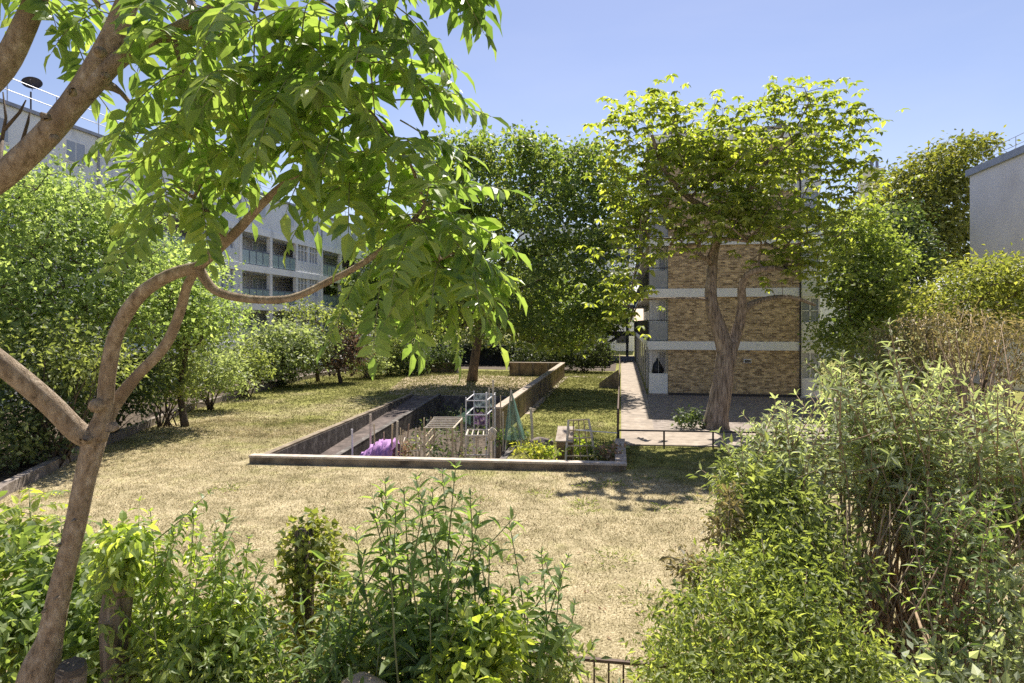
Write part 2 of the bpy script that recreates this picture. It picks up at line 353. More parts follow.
L['yellow'] = leafmat('yellow_leaf', (0.10, 0.13, 0.02), (0.19, 0.22, 0.04), (0.30, 0.30, 0.08), 0.45, (1.7, 1.6, 0.5))

# ------------------------------------------------------------------ leaves
T_DIAMOND = (np.array([(0, 0, 0), (0.5, 0.45, 0.10), (0, 1, -0.06), (-0.5, 0.45, 0.10)]), [(0, 1, 2), (0, 2, 3)])
# spine + two pairs of sides, slightly arched and folded
T_LEAF = (np.array([(0, 0, 0), (0, .33, .03), (0, .68, .0), (0, 1, -.12), (.5, .30, .10), (.40, .66, .07), (-.5, .30, .10), (-.40, .66, .07)]),
          [(0, 4, 1), (1, 4, 5), (1, 5, 2), (2, 5, 3), (0, 1, 6), (1, 7, 6), (1, 2, 7), (2, 3, 7)])
# maple: three lobed
T_LOBE = (np.array([(0, 0, 0), (.55, .25, .06), (.28, .5, .02), (0, 1, -.1), (-.28, .5, .02), (-.55, .25, .06)]), [(0, 1, 2), (0, 2, 3), (0, 3, 4), (0, 4, 5)])

def leaf_arrays(pos, d, nrm, length, width, tmpl):
    tv, tf = tmpl
    n = len(pos)
    d = unit(d); s = unit(np.cross(d, nrm)); u = np.cross(s, d)
    length = np.broadcast_to(length, n)[:, None, None]; width = np.broadcast_to(width, n)[:, None, None]
    V = pos[:, None, :] + s[:, None, :] * tv[None, :, 0:1] * width + d[:, None, :] * tv[None, :, 1:2] * length + u[:, None, :] * tv[None, :, 2:3] * length
    k = len(tv)
    Fa = (np.arange(n) * k)[:, None, None] + np.array(tf)[None]
    return V.reshape(-1, 3), Fa.reshape(-1, 3)

class Leaves:
    def __init__(s): s.V = []; s.F = []; s.n = 0
    def add(s, pos, d, nrm, length, width, tmpl=T_DIAMOND):
        V, Fa = leaf_arrays(np.asarray(pos, float), np.asarray(d, float), np.asarray(nrm, float), length, width, tmpl)
        s.V.append(V); s.F.append(Fa + s.n); s.n += len(V); return s
    def build(s, name, mat, parent=None):
        return mesh_np(name, np.concatenate(s.V), [np.concatenate(s.F)], mat, parent)

def rand_dirs(n):
    return unit(R.standard_normal((n, 3)))

# ------------------------------------------------------------------ trees
class Skel:
    def __init__(s): s.p = []; s.par = []; s.fixed = {}
    def chain(s, pts, rad=None, start=None, sub=1):
        """polyline; returns node ids"""
        ids = []; prev = start
        pts = [np.asarray(q, float) for q in pts]
        if sub > 1:
            out = []; rr = []
            full = ([s.p[start]] if start is not None else []) + pts
            r0 = ([s.fixed.get(start, rad[0])] if start is not None else []) + list(rad)
            n = len(full)
            for i in range(n - 1):
                p0 = full[max(i - 1, 0)]; p1 = full[i]; p2 = full[i + 1]; p3 = full[min(i + 2, n - 1)]
                for k in range(sub):
                    t = k / sub
                    c = 0.5 * ((2 * p1) + (p2 - p0) * t + (2 * p0 - 5 * p1 + 4 * p2 - p3) * t * t + (3 * p1 - p0 - 3 * p2 + p3) * t ** 3)
                    out.append(c); rr.append(r0[i] * (1 - t) + r0[i + 1] * t)
            out.append(full[-1]); rr.append(r0[-1])
            if start is not None: out = out[1:]; rr = rr[1:]
            pts = out; rad = rr
        for i, q in enumerate(pts):
            s.p.append(q); s.par.append(-1 if prev is None else prev); prev = len(s.p) - 1
            if rad is not None: s.fixed[prev] = rad[i]
            ids.append(prev)
        return ids
    def grow(s, attr, origin, seg=0.6, wig=0.12, grow_from=0):
        attr = attr[np.argsort(np.linalg.norm(attr - origin, axis=1))]
        for a in attr:
            A = np.array(s.p[grow_from:])
            d = np.linalg.norm(A - a, axis=1)
            root = np.linalg.norm(A - origin, axis=1)
            # prefer to come off a point nearer the base than the target
            cost = d + 0.35 * np.maximum(0, root - np.linalg.norm(a - origin)) + 0.5 * np.maximum(0, A[:, 2] - a[2])
            i = int(np.argmin(cost)) + grow_from
            q = s.p[i]; v = a - q; L_ = np.linalg.norm(v)
            n = max(1, int(L_ / seg)); prev = i
            side = rand_dirs(1)[0] * L_ * wig; side[2] = abs(side[2])
            for k in range(1, n + 1):
                t = k / n
                s.p.append(q + v * t + side * math.sin(math.pi * t) + (rand_dirs(1)[0] * seg * 0.12 if k < n else 0)); s.par.append(prev); prev = len(s.p) - 1
    def radii(s, r0, e=2.4, rmax=None):
        n = len(s.p); acc = np.zeros(n)
        for i in range(n - 1, -1, -1):
            if acc[i] == 0: acc[i] = r0 ** e
            if s.par[i] >= 0: acc[s.par[i]] += acc[i]
        r = acc ** (1 / e)
        for i, v in s.fixed.items(): r[i] = v
        # never thicker than the parent
        for i in range(n):
            if s.par[i] >= 0 and i not in s.fixed: r[i] = min(r[i], r[s.par[i]] * 0.92)
        s.r = r; return r
    def tubes(s, k_big=10, rmin=0.0, rough=0.0):
        kids = [[] for _ in s.p]
        for i, q in enumerate(s.par):
            if q >= 0: kids[q].append(i)
        mb = MB(); done = set()
        starts = [i for i, q in enumerate(s.par) if q < 0]
        stack = [(None, i) for i in starts]
        while stack:
            pr, i = stack.pop()
            ch = []; rr = []
            if pr is not None: ch.append(s.p[pr]); rr.append(min(s.r[pr], s.r[i] * 1.15))
            cur = i
            while True:
                ch.append(s.p[cur]); rr.append(s.r[cur])
                ks = kids[cur]
                if not ks: break
                ks = sorted(ks, key=lambda c: -s.r[c])
                for c in ks[1:]: stack.append((cur, c))
                cur = ks[0]
            if max(rr) >= rmin and len(ch) > 1:
                k = k_big if max(rr) > 0.06 else (5 if max(rr) > 0.02 else 3)
                mb.tube(ch, rr, k, rough if max(rr) > 0.06 else 0)
        s.kids = kids
        return mb

def lobe_points(lobes, n):
    """lobes: (px, py, rx_px, ry_px, t, rt) seen extents turned into real ellipsoids"""
    w = np.array([(l[2] * l[3] * l[4] ** 2) ** 0.8 for l in lobes]); w /= w.sum()
    out = []
    for l, k in zip(lobes, np.maximum(3, (w * n).astype(int))):
        c = P(l[0], l[1], l[4]); s = l[4] / F
        v = rand_dirs(k) * (R.random((k, 1)) ** 0.38)
        out.append(c + v[:, 0:1] * l[2] * s * RIGHT + v[:, 1:2] * l[5] * FWD + v[:, 2:3] * l[3] * s * UP)
    return np.concatenate(out)

def clump_leaves(lv, centers, per, sig, size, aspect=0.75, flat=0.55, droop=0.3, tmpl=T_DIAMOND, upness=1.0, jitter=0.35):
    n = len(centers) * per
    c = np.repeat(centers, per, axis=0)
    off = R.standard_normal((n, 3)) * np.array([sig, sig, sig * flat])
    pos = c + off
    d = unit(off) + R.standard_normal((n, 3)) * 0.5; d[:, 2] -= droop
    nr = R.standard_normal((n, 3)) * 0.6; nr[:, 2] += upness
    s = size * (1 + jitter * R.standard_normal(n)).clip(0.5, 1.6)
    lv.add(pos, d, nr, s, s * aspect, tmpl)

def make_tree(name, label, trunk_chains, lobes, n_attr, leaf, leafm, barkm, per=10, sig=0.45, seg=0.7, r0=0.012, tmpl=T_DIAMOND,
              aspect=0.75, group=None, cat='tree', rosette=False, flat=0.55, droop=0.3, rmin=0.0, upness=1.0, extra_fill=0, rough=0.0):
    base = np.array(trunk_chains[0][0][0], float)
    t = thing(name, base, label, cat, group)
    sk = Skel(); ids = None; all_ids = []
    for ch in trunk_chains:
        pts, rad = ch[0], ch[1]
        if len(ch) > 2:                      # starts from node nearest to given point
            A = np.array(sk.p); st = int(np.argmin(np.linalg.norm(A - np.asarray(pts[0]), axis=1)))
            all_ids += sk.chain(pts[1:], rad[1:], st, sub=4)
        else:
            all_ids += sk.chain(pts, rad, None, sub=4)
    n_fixed = len(sk.p)
    top = sk.p[-1] if len(trunk_chains) == 1 else np.mean([sk.p[i] for i in all_ids], axis=0)
    attr = lobe_points(lobes, n_attr)
    zmin = np.percentile([p[2] for p in sk.p], 35)
    gf = next(i for i, p in enumerate(sk.p) if p[2] >= zmin)
    sk.grow(attr, base + np.array([0, 0, max(0.5, (top[2] - base[2]) * 0.6)]), seg, grow_from=gf)
    sk.radii(r0)
    mb = sk.tubes(12, rmin, rough)
    mb.build('trunk', barkm, t, smooth=True)
    pts = np.array(sk.p); r = sk.r
    kids = sk.kids
    tips = np.array([i for i in range(len(pts)) if not kids[i]])
    thin = np.array([i for i in range(n_fixed, len(pts)) if r[i] < r0 * 2.6])
    lv = Leaves()
    if rosette:
        for i in thin:
            is_tip = not kids[i]
            if not is_tip and R.random() < 0.35: continue
            m = 1 if is_tip else 1
            for _ in range(per if is_tip else max(1, per // 2)):
                c = pts[i] + R.standard_normal(3) * np.array([sig, sig, sig * flat])
                k = int(R.integers(5, 9)); a = R.random() * 6.28 + np.arange(k) / k * 6.28
                d = np.stack([np.cos(a), np.sin(a), -0.15 - 0.5 * R.random(k)], 1) + R.standard_normal((k, 3)) * 0.15
                nr = np.tile([0, 0, 1.0], (k, 1)) + R.standard_normal((k, 3)) * 0.25
                s = leaf * (0.7 + 0.6 * R.random(k))
                lv.add(np.tile(c, (k, 1)), d, nr, s, s * aspect, tmpl)
    else:
        clump_leaves(lv, pts[thin], per, sig, leaf, aspect, flat, droop, tmpl, upness)
    lv.build('crown', leafm, t)
    return t

def straight_trunk(base, top, r, lean=0.0, n=4):
    base = np.asarray(base, float); top = np.asarray(top, float)
    pts = [base + (top - base) * k / (n - 1) + (np.array([R.standard_normal(), R.standard_normal(), 0]) * lean if 0 < k < n - 1 else 0) for k in range(n)]
    return [(pts, [r * (1.25 if k == 0 else 1 - 0.55 * k / (n - 1)) for k in range(n)])]

def make_bush(name, label, base, lobes, n_clump, per, leaf, leafm, stemm=None, sig=0.28, aspect=0.6, flat=0.8, tmpl=T_DIAMOND,
              group=None, cat='shrub', droop=0.25, shell=0.6, n_stems=14, upness=0.5, stem_r=0.018, z_floor=0.02):
    """dense shrub: leaf clumps through the volume (mostly its outer part) on stems from the base"""
    base = np.asarray(base, float)
    t = thing(name, base, label, cat, group)
    w = np.array([(l[2] * l[3] * l[4] ** 2) ** 0.8 for l in lobes]); w /= w.sum()
    cs = []
    for l, k in zip(lobes, np.maximum(4, (w * n_clump).astype(int))):
        c = P(l[0], l[1], l[4]); s = l[4] / F
        v = rand_dirs(k) * (shell + (1 - shell) * R.random((k, 1))) * (1 + 0.10 * R.standard_normal((k, 1)))
        cs.append(c + v[:, 0:1] * l[2] * s * RIGHT + v[:, 1:2] * l[5] * FWD + v[:, 2:3] * l[3] * s * UP)
    cs = np.concatenate(cs)
    cs = cs[cs[:, 2] > z_floor + 0.05]
    lv = Leaves(); clump_leaves(lv, cs, per, sig, leaf, aspect, flat, droop, tmpl, upness)
    sel = cs[R.choice(len(cs), min(n_stems, len(cs)), replace=False)]
    mb = MB()
    for q in sel:
        b0 = base + np.array([*(R.standard_normal(2) * 0.15), 0])
        mid = b0 * 0.45 + q * 0.55 + rand_dirs(1)[0] * 0.12 * np.linalg.norm(q - b0); mid[2] = max(mid[2], base[2] + 0.05)
        pts = [b0, b0 * 0.6 + mid * 0.4 + np.array([0, 0, 0.1]), mid, q]
        mb.tube(pts, [stem_r * 1.6, stem_r * 1.3, stem_r, stem_r * 0.4], 5)
    mb.build('stem', stemm or M['bark3'], t, True)
    lv.build('foliage', leafm, t)
    return t

# ================================================================== SETTING
BG = 400.0
def sheet(name, quads, mat, kind='structure'):
    V = []; q = []
    for Q in quads:
        q.append([len(V) + i for i in range(4)]); V += [tuple(c) for c in Q]
    return tag(mesh_np(name, V, [np.array(q)], mat), kind=kind)

# sunken plot corners
FL = np.array([-10.02, 16.4]); FR = np.array([-0.04, 17.05])          # front wall line
BL = np.array([-10.9, 32.9]); YB = 32.9
XW = -4.15                                                            # raised wall
XS = -3.3                                                             # step between deep plot and the level part
ZP = -0.9
def fy(x): return FL[1] + (x - FL[0]) / (FR[0] - FL[0]) * (FR[1] - FL[1])
g = [
    ((-BG, -60, 0), (BG, -60, 0), (BG, fy(0.1), 0), (-BG, fy(0.1), 0)),
]
# ground sheet with the sunken plot cut out
ys0 = 16.35
quads = [((-BG, -60, 0), (BG, -60, 0), (BG, ys0, 0), (-BG, ys0, 0)),
         ((-BG, ys0, 0), (FL[0], ys0, 0), (BL[0], YB, 0), (-BG, YB, 0)),
         ((XS, ys0, 0), (BG, ys0, 0), (BG, 21.5, 0), (XS, 21.5, 0)),
         ((XW, 21.5, 0), (BG, 21.5, 0), (BG, YB, 0), (XW, YB, 0)),
         ((-BG, YB, 0), (BG, YB, 0), (BG, BG, 0), (-BG, BG, 0))]
quads.append(((FL[0], ys0, 0), (XS, ys0, 0), (XS, fy(XS), 0), (FL[0], fy(FL[0]), 0)))
sheet('ground', quads, M['lawn'])
sheet('sunken_soil', [((-10.9, 16.3, ZP), (XS + .1, 16.3, ZP), (XS + .1, YB + .2, ZP), (-10.9, YB + .2, ZP))], M['soil'])
sheet('ramp_floor', [((-10.2, 16.5, ZP + .02), (-9.3, 16.5, ZP + .02), (-9.4, YB + .1, 0.0), (-10.95, YB + .1, 0.0))], M['ramp'])
# bare earth beneath the trees behind the plot
sheet('earth', [((-12.5, YB + .15, .004), (XW - .1, YB + .15, .004), (XW - .1, 45.8, .004), (-15.5, 45.8, .004))], M['sandy'])
sheet('walkway', [((-0.02, 20.6, .04), (1.12, 23.6, .04), (1.3, 36, .04), (-0.05, 36, .04)), ((-0.05, 36, .04), (1.3, 36, .04), (1.35, 75, .04), (-0.1, 75, .04)),
                  ((-0.02, 20.6, .04), (9.5, 21.3, .04), (9.5, 24.2, .04), (1.12, 23.6, .04)),
                  ((-0.02, 20.6, 0), (9.5, 21.3, 0), (9.5, 21.3, .04), (-0.02, 20.6, .04)),
                  ((-0.02, 20.6, 0), (-0.02, 20.6, .04), (-0.05, 36, .04), (-0.05, 36, 0)), ((-0.05, 36, 0), (-0.05, 36, .04), (-0.1, 75, .04), (-0.1, 75, 0)),
                  ((1.12, 23.6, .03), (1.3, 36, .03), (1.3, 36, .04), (1.12, 23.6, .04)), ((1.12, 23.6, .03), (1.12, 23.6, .04), (9.5, 24.2, .04), (9.5, 24.2, .03))], M['pave'])
sheet('paving', [((1.12, 23.6, .03), (11, 24.2, .03), (11, 35, .03), (1.3, 35, .03))], M['darkpave'])
# pale gravel line at the foot of the raised wall
sheet('gravel_strip', [((XW + .12, 27, .006), (XW + .42, 27, .006), (XW + .42, 46.2, .006), (XW + .12, 46.2, .006)),
                       ((XW + .42, 45.9, .008), (-0.3, 45.4, .008), (-0.3, 46.0, .008), (XW + .42, 46.5, .008))], M['coping'])
# planting beds
bedL = [(-11.0, 8.0), (-13.6, 12.4), (-15.7, 17.0), (-18.7, 25.8), (-21, 40), (-21.5, 50)]
qs = []
for a, b in zip(bedL[:-1], bedL[1:]):
    qs.append(((a[0] - 14, a[1], .02), (a[0], a[1], .02), (b[0], b[1], .02), (b[0] - 14, b[1], .02)))
sheet('planting_bed', qs, M['soil'])
sheet('border_bed', [((-11, -2, .012), (2.0, -2, .012), (2.0, 5.9, .012), (-11, 5.9, .012)), ((2.0, -2, .012), (16, -2, .012), (16, 10.2, .012), (2.0, 8.0, .012))], M['sandy'])
sheet('back_bed', [((-30, 52.5, .012), (-0.5, 51.5, .012), (-0.5, 75, .012), (-30, 75, .012))], M['soil'])
kb = MB()
for a, b in zip(bedL[:-1], bedL[1:]):
    kb.prism((a[0] + .0, a[1]), (b[0], b[1]), .22, -.05, .26)
tag(kb.build('kerb', M['darkpave']), 'low mossy concrete kerb along the left shrub bed', 'kerb')

# ---- grass blades
def in_quad_hole(x, y):
    inside = (y > fy(x) - .35) & (y < YB + .2) & (x > FL[0] - .4 - (y - 16.4) * .045) & (x < XW + .3)
    near = (y > fy(x) - .35) & (y < 21.6) & (x > XW) & (x < XS + .2)
    path = (x > -.1) & (y > 20.5 + x * .075)
    bed = ((x < 2.0) & (y < 5.9)) | ((x >= 2.0) & (y < 8.0 + (x - 2) * .157))
    kx = np.interp(y, [b[1] for b in bedL], [b[0] for b in bedL])
    wall = (y > fy(x) - .22) & (y < fy(x) + .22) & (x < .3) & (x > FL[0] - .2)
    return inside | near | path | bed | (x < kx + .14) | wall
def grass(n, x0, x1, y0, y1, h, w):
    x = x0 + (x1 - x0) * R.random(n); y = y0 + (y1 - y0) * R.random(n) ** 1.25
    k = ~in_quad_hole(x, y)
    # patchy density
    pd = np.sin(x * 1.3 + 2 * np.sin(y * .7)) * np.sin(y * 1.1 + 1.7 * np.sin(x * .9)) + .6 * np.sin(x * 4.1 + y * 2.7) * np.sin(y * 3.7 - x * 1.9)
    k &= R.random(n) < (0.72 + 0.28 * pd)
    x, y = x[k], y[k]; n = len(x)
    a = R.random(n) * 6.283; hh = h * (.45 + .8 * R.random(n)) * (0.8 + y / 40); ww = w * (.6 + .8 * R.random(n)) * (0.8 + y / 22)
    lean = hh * (.4 + .9 * R.random(n)); b = R.random(n) * 6.283
    V = np.zeros((n, 3, 3))
    V[:, 0] = np.stack([x - np.cos(a) * ww, y - np.sin(a) * ww, np.zeros(n)], 1)
    V[:, 1] = np.stack([x + np.cos(a) * ww, y + np.sin(a) * ww, np.zeros(n)], 1)
    V[:, 2] = np.stack([x + np.cos(b) * lean, y + np.sin(b) * lean, hh], 1)
    return V.reshape(-1, 3), np.arange(n * 3).reshape(-1, 3)
V1, F1 = grass(400000, -16, 5, 5.5, 24, .036, .0045)
V2, F2 = grass(150000, -21, 1, 20, 50, .04, .009)
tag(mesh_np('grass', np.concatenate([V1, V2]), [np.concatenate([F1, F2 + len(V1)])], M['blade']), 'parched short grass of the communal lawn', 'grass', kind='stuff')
# weeds: few greener tufts
lv = Leaves()
for (px, py) in [(590, 487), (612, 485), (640, 480), (668, 478), (583, 503), (585, 511), (480, 500), (700, 500), (660, 510), (230, 490), (500, 560), (610, 560), (640, 600), (425, 500), (540, 495)]:
    g0 = G(px, py); k = 60
    clump_leaves(lv, g0[None] + np.array([[0, 0, .03]]), k, .16, .09, .18, .12, -.4)
tag(lv.build('weed_tufts', L['mid']), 'scattered dark weed tufts in the dry lawn', 'weeds', kind='stuff')

# fallen leaves on the lawn
lv = Leaves(); n = 900
xx = -14 + 17 * R.random(n); yy = 6 + 26 * R.random(n); ok = ~in_quad_hole(xx, yy); xx, yy = xx[ok], yy[ok]; n = len(xx)
dd = R.standard_normal((n, 3)); dd[:, 2] *= .15; nn = R.standard_normal((n, 3)) * .35 + [0, 0, 1]
lv.add(np.stack([xx, yy, .02 + .02 * R.random(n)], 1), dd, nn, .05 + .05 * R.random(n), .03, T_DIAMOND)
tag(lv.build('leaf_litter', L['brown']), 'scattered dry fallen leaves on the lawn', 'leaf litter', kind='stuff')

# ================================================================== WALLS
def wall_thing(name, label, body, cop=None, mat=None, copmat=None, cat='wall', group=None):
    """body / cop: lists of prism args"""
    a = body[0][0]
    t = thing(name, (a[0], a[1], body[0][3]), label, cat, group)
    mb = MB()
    for b in body: mb.prism(*b)
    mb.build('wall_body', mat or M['conc'], t)
    if cop:
        mc = MB()
        for b in cop: mc.prism(*b)
        mc.build('coping', copmat or M['coping'], t)
    return t
wall_thing('low_wall', 'long low front wall with pale coping edging the sunken plot', [(FL + [0, 0], FR, .26, ZP, .17)],
           [(FL - [.02, .0], FR + [.16, .01], .275, .172, .225)], M['conc'], M['palecoping'])
wall_thing('low_wall', 'short pale return of the low wall at the walkway corner', [((-0.03, 17.21), (-0.06, 20.4), .28, 0, .17)],
           [((-0.03, 17.205), (-0.06, 20.42), .30, .172, .249)], M['coping'])
wall_thing('retaining_wall', 'long dark mottled retaining wall on the left of the dirt ramp', [((FL[0], 16.62), BL, .2, ZP - .1, .03)],
           [((FL[0] - .02, 16.62), BL + [-.02, 0], .205, .032, .09)], M['darkwall'], M['conc'])
rampz = lambda y: ZP + (y - 16.5) / (YB - 16.5) * (0 - ZP)
wall_thing('retaining_wall', 'dark sloping wall between the dirt ramp and the vegetable plot', [((-9.25, 17), (-9.4, YB - .1), .2, ZP - .1, rampz(17) + .16, ZP - .1, .10)],
           [((-9.25, 17), (-9.4, YB - .1), .205, rampz(17) + .162, rampz(17) + .18, .102, .12)], M['darkwall'], M['darkwall'])
wall_thing('retaining_wall', 'dark back wall of the vegetable plot below the bare earth terrace', [((-9.5, YB), (XW - .1, YB), .2, ZP - .1, .02)], None, M['darkwall'])
wall_thing('retaining_wall', 'short inner wall hidden behind the plant frames', [((XS, 17.1), (XS, 21.6), .18, ZP - .1, .03), ((XS - .1, 21.6), (XW + .1, 21.6), .18, ZP - .1, .03)], None, M['darkwall'])
t = wall_thing('garden_wall', 'waist high brown concrete wall with a corner beside the green strip',
           [((XW, 21.7), (XW, 46.3), .24, ZP - .1, .92), ((XW - .13, 46.15), (-7.95, 46.0), .24, 0, .92)],
           [((XW, 21.66), (XW, 46.36), .32, .922, .98), ((XW - .17, 46.15), (-8.0, 46.0), .32, .922, .979)], M['conc'])
mp = MB()
for y in np.arange(23, 46, 2.3): mp.box(XW + .12, XW + .135, y, y + .025, 0, .92)
for x in (-5.2, -6.3, -7.3): mp.box(x, x + .12, 45.84, 45.9, 0, .92)
mp.build('wall_joint', M['darkwall'], t)
# sloping wing wall left of the walkway
ww = MB(); ww.prism((-1.3, 38.4), (-0.2, 38.3), .25, 0, .3, 0, 1.1)
tag(ww.build('wing_wall', M['conc']), 'small wedge shaped concrete wing wall beside the walkway railing', 'wall')
# low planter walls at the back
for (px0, px1, py, h, lab) in [(405, 458, 373, .75, 'low brown wall in front of the round evergreens at the back'), (330, 372, 361, .7, 'low wall half hidden under the purple leaved tree')]:
    a = G(px0, py); b = G(px1, py - 1)
    mb = MB(); mb.prism(a, b, .25, 0, h)
    tag(mb.build('low_wall', M['conc']), lab, 'wall')
# dark screened fence at the back
t = thing('screened_fence', (-17, 57, 0), 'dark screened fence in shadow behind the big lawn tree', 'fence')
mb = MB(); mb.prism((-20, 57.0), (-1.0, 56.2), .04, .05, 1.75); mb.build('screen', M['screen'], t)
for k in range(9):
    x = -20 + 19 * k / 8; mb = MB(); mb.box(x - .04, x + .04, 56.9 - .8 * k / 8 - .12, 56.9 - .8 * k / 8 - .04, 0, 1.9); mb.build('post', M['darkmetal'], t)
mb = MB(); mb.prism((-20, 56.96), (-1.0, 56.16), .06, 1.76, 1.82); mb.build('top_rail', M['galv'], t)
# thin post
mb = MB(); q = G(458, 373); mb.bar(q, q + [0, 0, 2.6], .045, 8); mb.bar(q + [0, 0, 0], q + [0, 0, .08], .09, 8); mb.bar(q + [0, 0, 2.6], q + [0, 0, 2.66], .06, 8)
tag(mb.build('metal_post', M['galv']), 'thin grey metal post left of the lawn tree trunk', 'post')

# ================================================================== RAILINGS
def rail_thing(name, label, pts, h, n_mid, r, mat, post_mat=None, mid=0):
    pts = [np.asarray(p, float) for p in pts]
    t = thing(name, pts[0], label, 'railing')
    mb = MB()
    for a, b in zip(pts[:-1], pts[1:]): mb.bar(a + [0, 0, h], b + [0, 0, h], r)
    mb.build('top_rail', mat, t)
    for i in range(mid):
        mb = MB(); zz = h * (i + 1) / (mid + 1)
        for a, b in zip(pts[:-1], pts[1:]): mb.bar(a + [0, 0, zz], b + [0, 0, zz], r * .7)
        mb.build('mid_rail', mat, t)
    for a, b in zip(pts[:-1], pts[1:]):
        for k in range(n_mid):
            q = a + (b - a) * k / n_mid; mb = MB(); mb.bar(q - [0, 0, .02], q + [0, 0, h], r * 1.05); mb.build('post', post_mat or mat, t)
    mb = MB(); mb.bar(pts[-1] - [0, 0, .02], pts[-1] + [0, 0, h], r * 1.05); mb.build('post', post_mat or mat, t)
    return t
rail_thing('handrail', 'low dark metal railing along the front of the paved path', [(-0.1, 20.45, 0), (1.28, 20.55, 0), (2.75, 20.65, 0), (4.2, 20.75, 0), (7, 20.95, 0)], .5, 1, .028, M['darkmetal'])
rail_thing('handrail', 'rusty brown railing running down the left edge of the walkway', [(-0.13, 20.9, .0), (-0.13, 40, 0), (-0.2, 60, 0)], .95, 9, .03, M['rustrail'])
# bottom iron railing
t = thing('metal_railing', (-2.6, 5.55, 0), 'dark iron railing with thin bars at the bottom of the photo', 'railing')
mb = MB(); mb.box(-2.6, 1.25, 5.53, 5.57, .985, 1.01); mb.build('top_rail', M['rustrail'], t)
mb = MB(); mb.box(-2.6, 1.25, 5.535, 5.565, .12, .14); mb.build('bottom_rail', M['rustrail'], t)
for x in np.arange(-2.55, 1.25, .122):
    mb = MB(); mb.bar((x, 5.55, 0.0 if int((x + 2.55) / .122) % 10 == 0 else .13), (x, 5.55, .99), .0085, 6); mb.build('baluster', M['rustrail'], t)

# ================================================================== END BLOCK (brick gable)
LV = [2.85, 5.6, 8.3, 11.0, 13.7]
YE = 35.0; YF = 76.0
X0, X1, X2 = 2.40, 8.92, 9.88
t = thing('apartment_block', (5.6, YE, 0), 'brick gabled apartment block with white floor bands behind the twisted tree', 'building')
mb = MB(); mb.box(X0, X1, YE, YE + .3, .16, 13.5); mb.build('brick_wall', M['brick'], t)
mb = MB(); mb.box(X0 + .01, X1 - .01, YE - .02, YE + .2, .02, .158); mb.build('plinth', M['darkmetal'], t)
mb = MB(); mb.box(X0 + .02, X2 - .02, YE + .31, YF, .02, 13.5); mb.build('side_wall', M['recess'], t)
for z in LV:
    mb = MB(); mb.box(1.38, X2 + .03, YE - .09, YE - .003, z - .44, z)
    mb.build('floor_band', M['white'], t)
    mb = MB(); mb.box(1.32, 1.378, YE - .09, YF, z - .30, z); mb.build('edge_beam', M['white'], t)
    mb = MB(); mb.box(1.38, X0 + .015, YE, YF, z - .22, z - .02); mb.build('gallery_slab', M['slabunder'], t)
# white stack of panels and windows on the right
zs = [0] + LV
for k in range(5):
    za, zb = zs[k] + .01, zs[k + 1] - .442
    f = MB(); f.box(X1 + .003, X2, YE - .05, YE + .3, za, za + 1.0)
    f.box(X1 + .003, X1 + .09, YE - .05, YE + .3, za + 1.0, zb); f.box(X2 - .09, X2, YE - .05, YE + .3, za + 1.0, zb)
    f.box(X1 + .09, X2 - .09, YE - .05, YE + .3, zb - .12, zb)
    o = f.build('window_panel', M['white'], t)
    gl = MB(); gl.box(X1 + .09, X2 - .09, YE + .03, YE + .06, za + 1.0, zb - .12); gl.build('pane', M['curtain'], t)
    fr = MB(); fr.box((X1 + X2) / 2 - .03, (X1 + X2) / 2 + .03, YE - .01, YE + .028, za + 1.0, zb - .12); fr.box(X1 + .09, X2 - .09, YE - .01, YE + .028, za + 1.55, za + 1.6); fr.build('window_frame', M['white'], t)
# gallery fronts: end panel, side balustrade, door and glazing behind
for k in range(5):
    z = zs[k] if k else .03
    if k:
        mb = MB(); mb.box(1.42, X0 - .05, YE + .02, YE + .05, z + .08, z + .95); mb.build('balcony_panel', M['greypanel'], t)
        mb = MB(); mb.bar((1.40, YE + .03, z + 1.1), (X0, YE + .03, z + 1.1), .025); mb.bar((1.40, YE + .03, z), (1.40, YE + .03, z + 1.1), .025); mb.bar((1.36, YE + .03, z + 1.1), (1.36, YF, z + 1.1), .025)
        mb.build('handrail', M['darkmetal'], t)
        mb = MB()
        for y in np.arange(YE + .3, YF, .3): mb.bar((1.36, y, z), (1.36, y, z + 1.1), .012, 4)
        mb.build('balustrade', M['darkmetal'], t)
    else:
        mb = MB(); mb.box(1.42, X0 - .03, YE + .04, YE + .10, .10, 1.15); mb.build('porch_panel', M['white'], t)
        mb = MB(); mb.box(1.38, X0 + .02, YE + .0, YE + .3, .03, .098); mb.build('step', M['coping'], t)
        mb = MB(); mb.bar((1.40, YE + .06, .1), (1.40, YE + .06, 2.62), .02); mb.bar((1.9, YE + .06, 1.15), (1.9, YE + .06, 2.62), .012); mb.build('porch_post', M['galv'], t)
        for y in np.arange(YE + 3, YF, 4.0):
            mb = MB(); mb.box(1.36, 1.46, y, y + .1, .05, 2.55); mb.build('column', M['galv'], t)
    # return wall across the gallery and door leaf
    mb = MB(); mb.box(1.5, X0 - .02, YE + 1.6, YE + 1.7, z, z + 2.35); mb.build('gallery_screen', M['white'], t)
    mb = MB(); mb.box(2.02, X0 - .1, YE + 1.56, YE + 1.6, z + 1.1, z + 2.15); mb.build('gallery_glazing', M['curtain'], t)
    mb = MB(); mb.box(1.62, 1.66, YE + .9, YE + .94, z, z + 2.35); mb.box(2.1, 2.13, YE + .9, YE + .94, z, z + 2.35); mb.build('gallery_post', M['galv'], t)
    for y in np.arange(YE + 3, YF - 2, 3.4):
        mb = MB(); mb.box(X0 - .02, X0 + .02, y, y + .9, z + .02, z + 2.05); mb.build('door', M['steel'] if int(y) % 2 else M['greypanel'], t)
        mb = MB(); mb.box(X0 - .02, X0 + .02, y + 1.3, y + 2.7, z + 1.0, z + 2.05); mb.build('window', M['glass'], t)
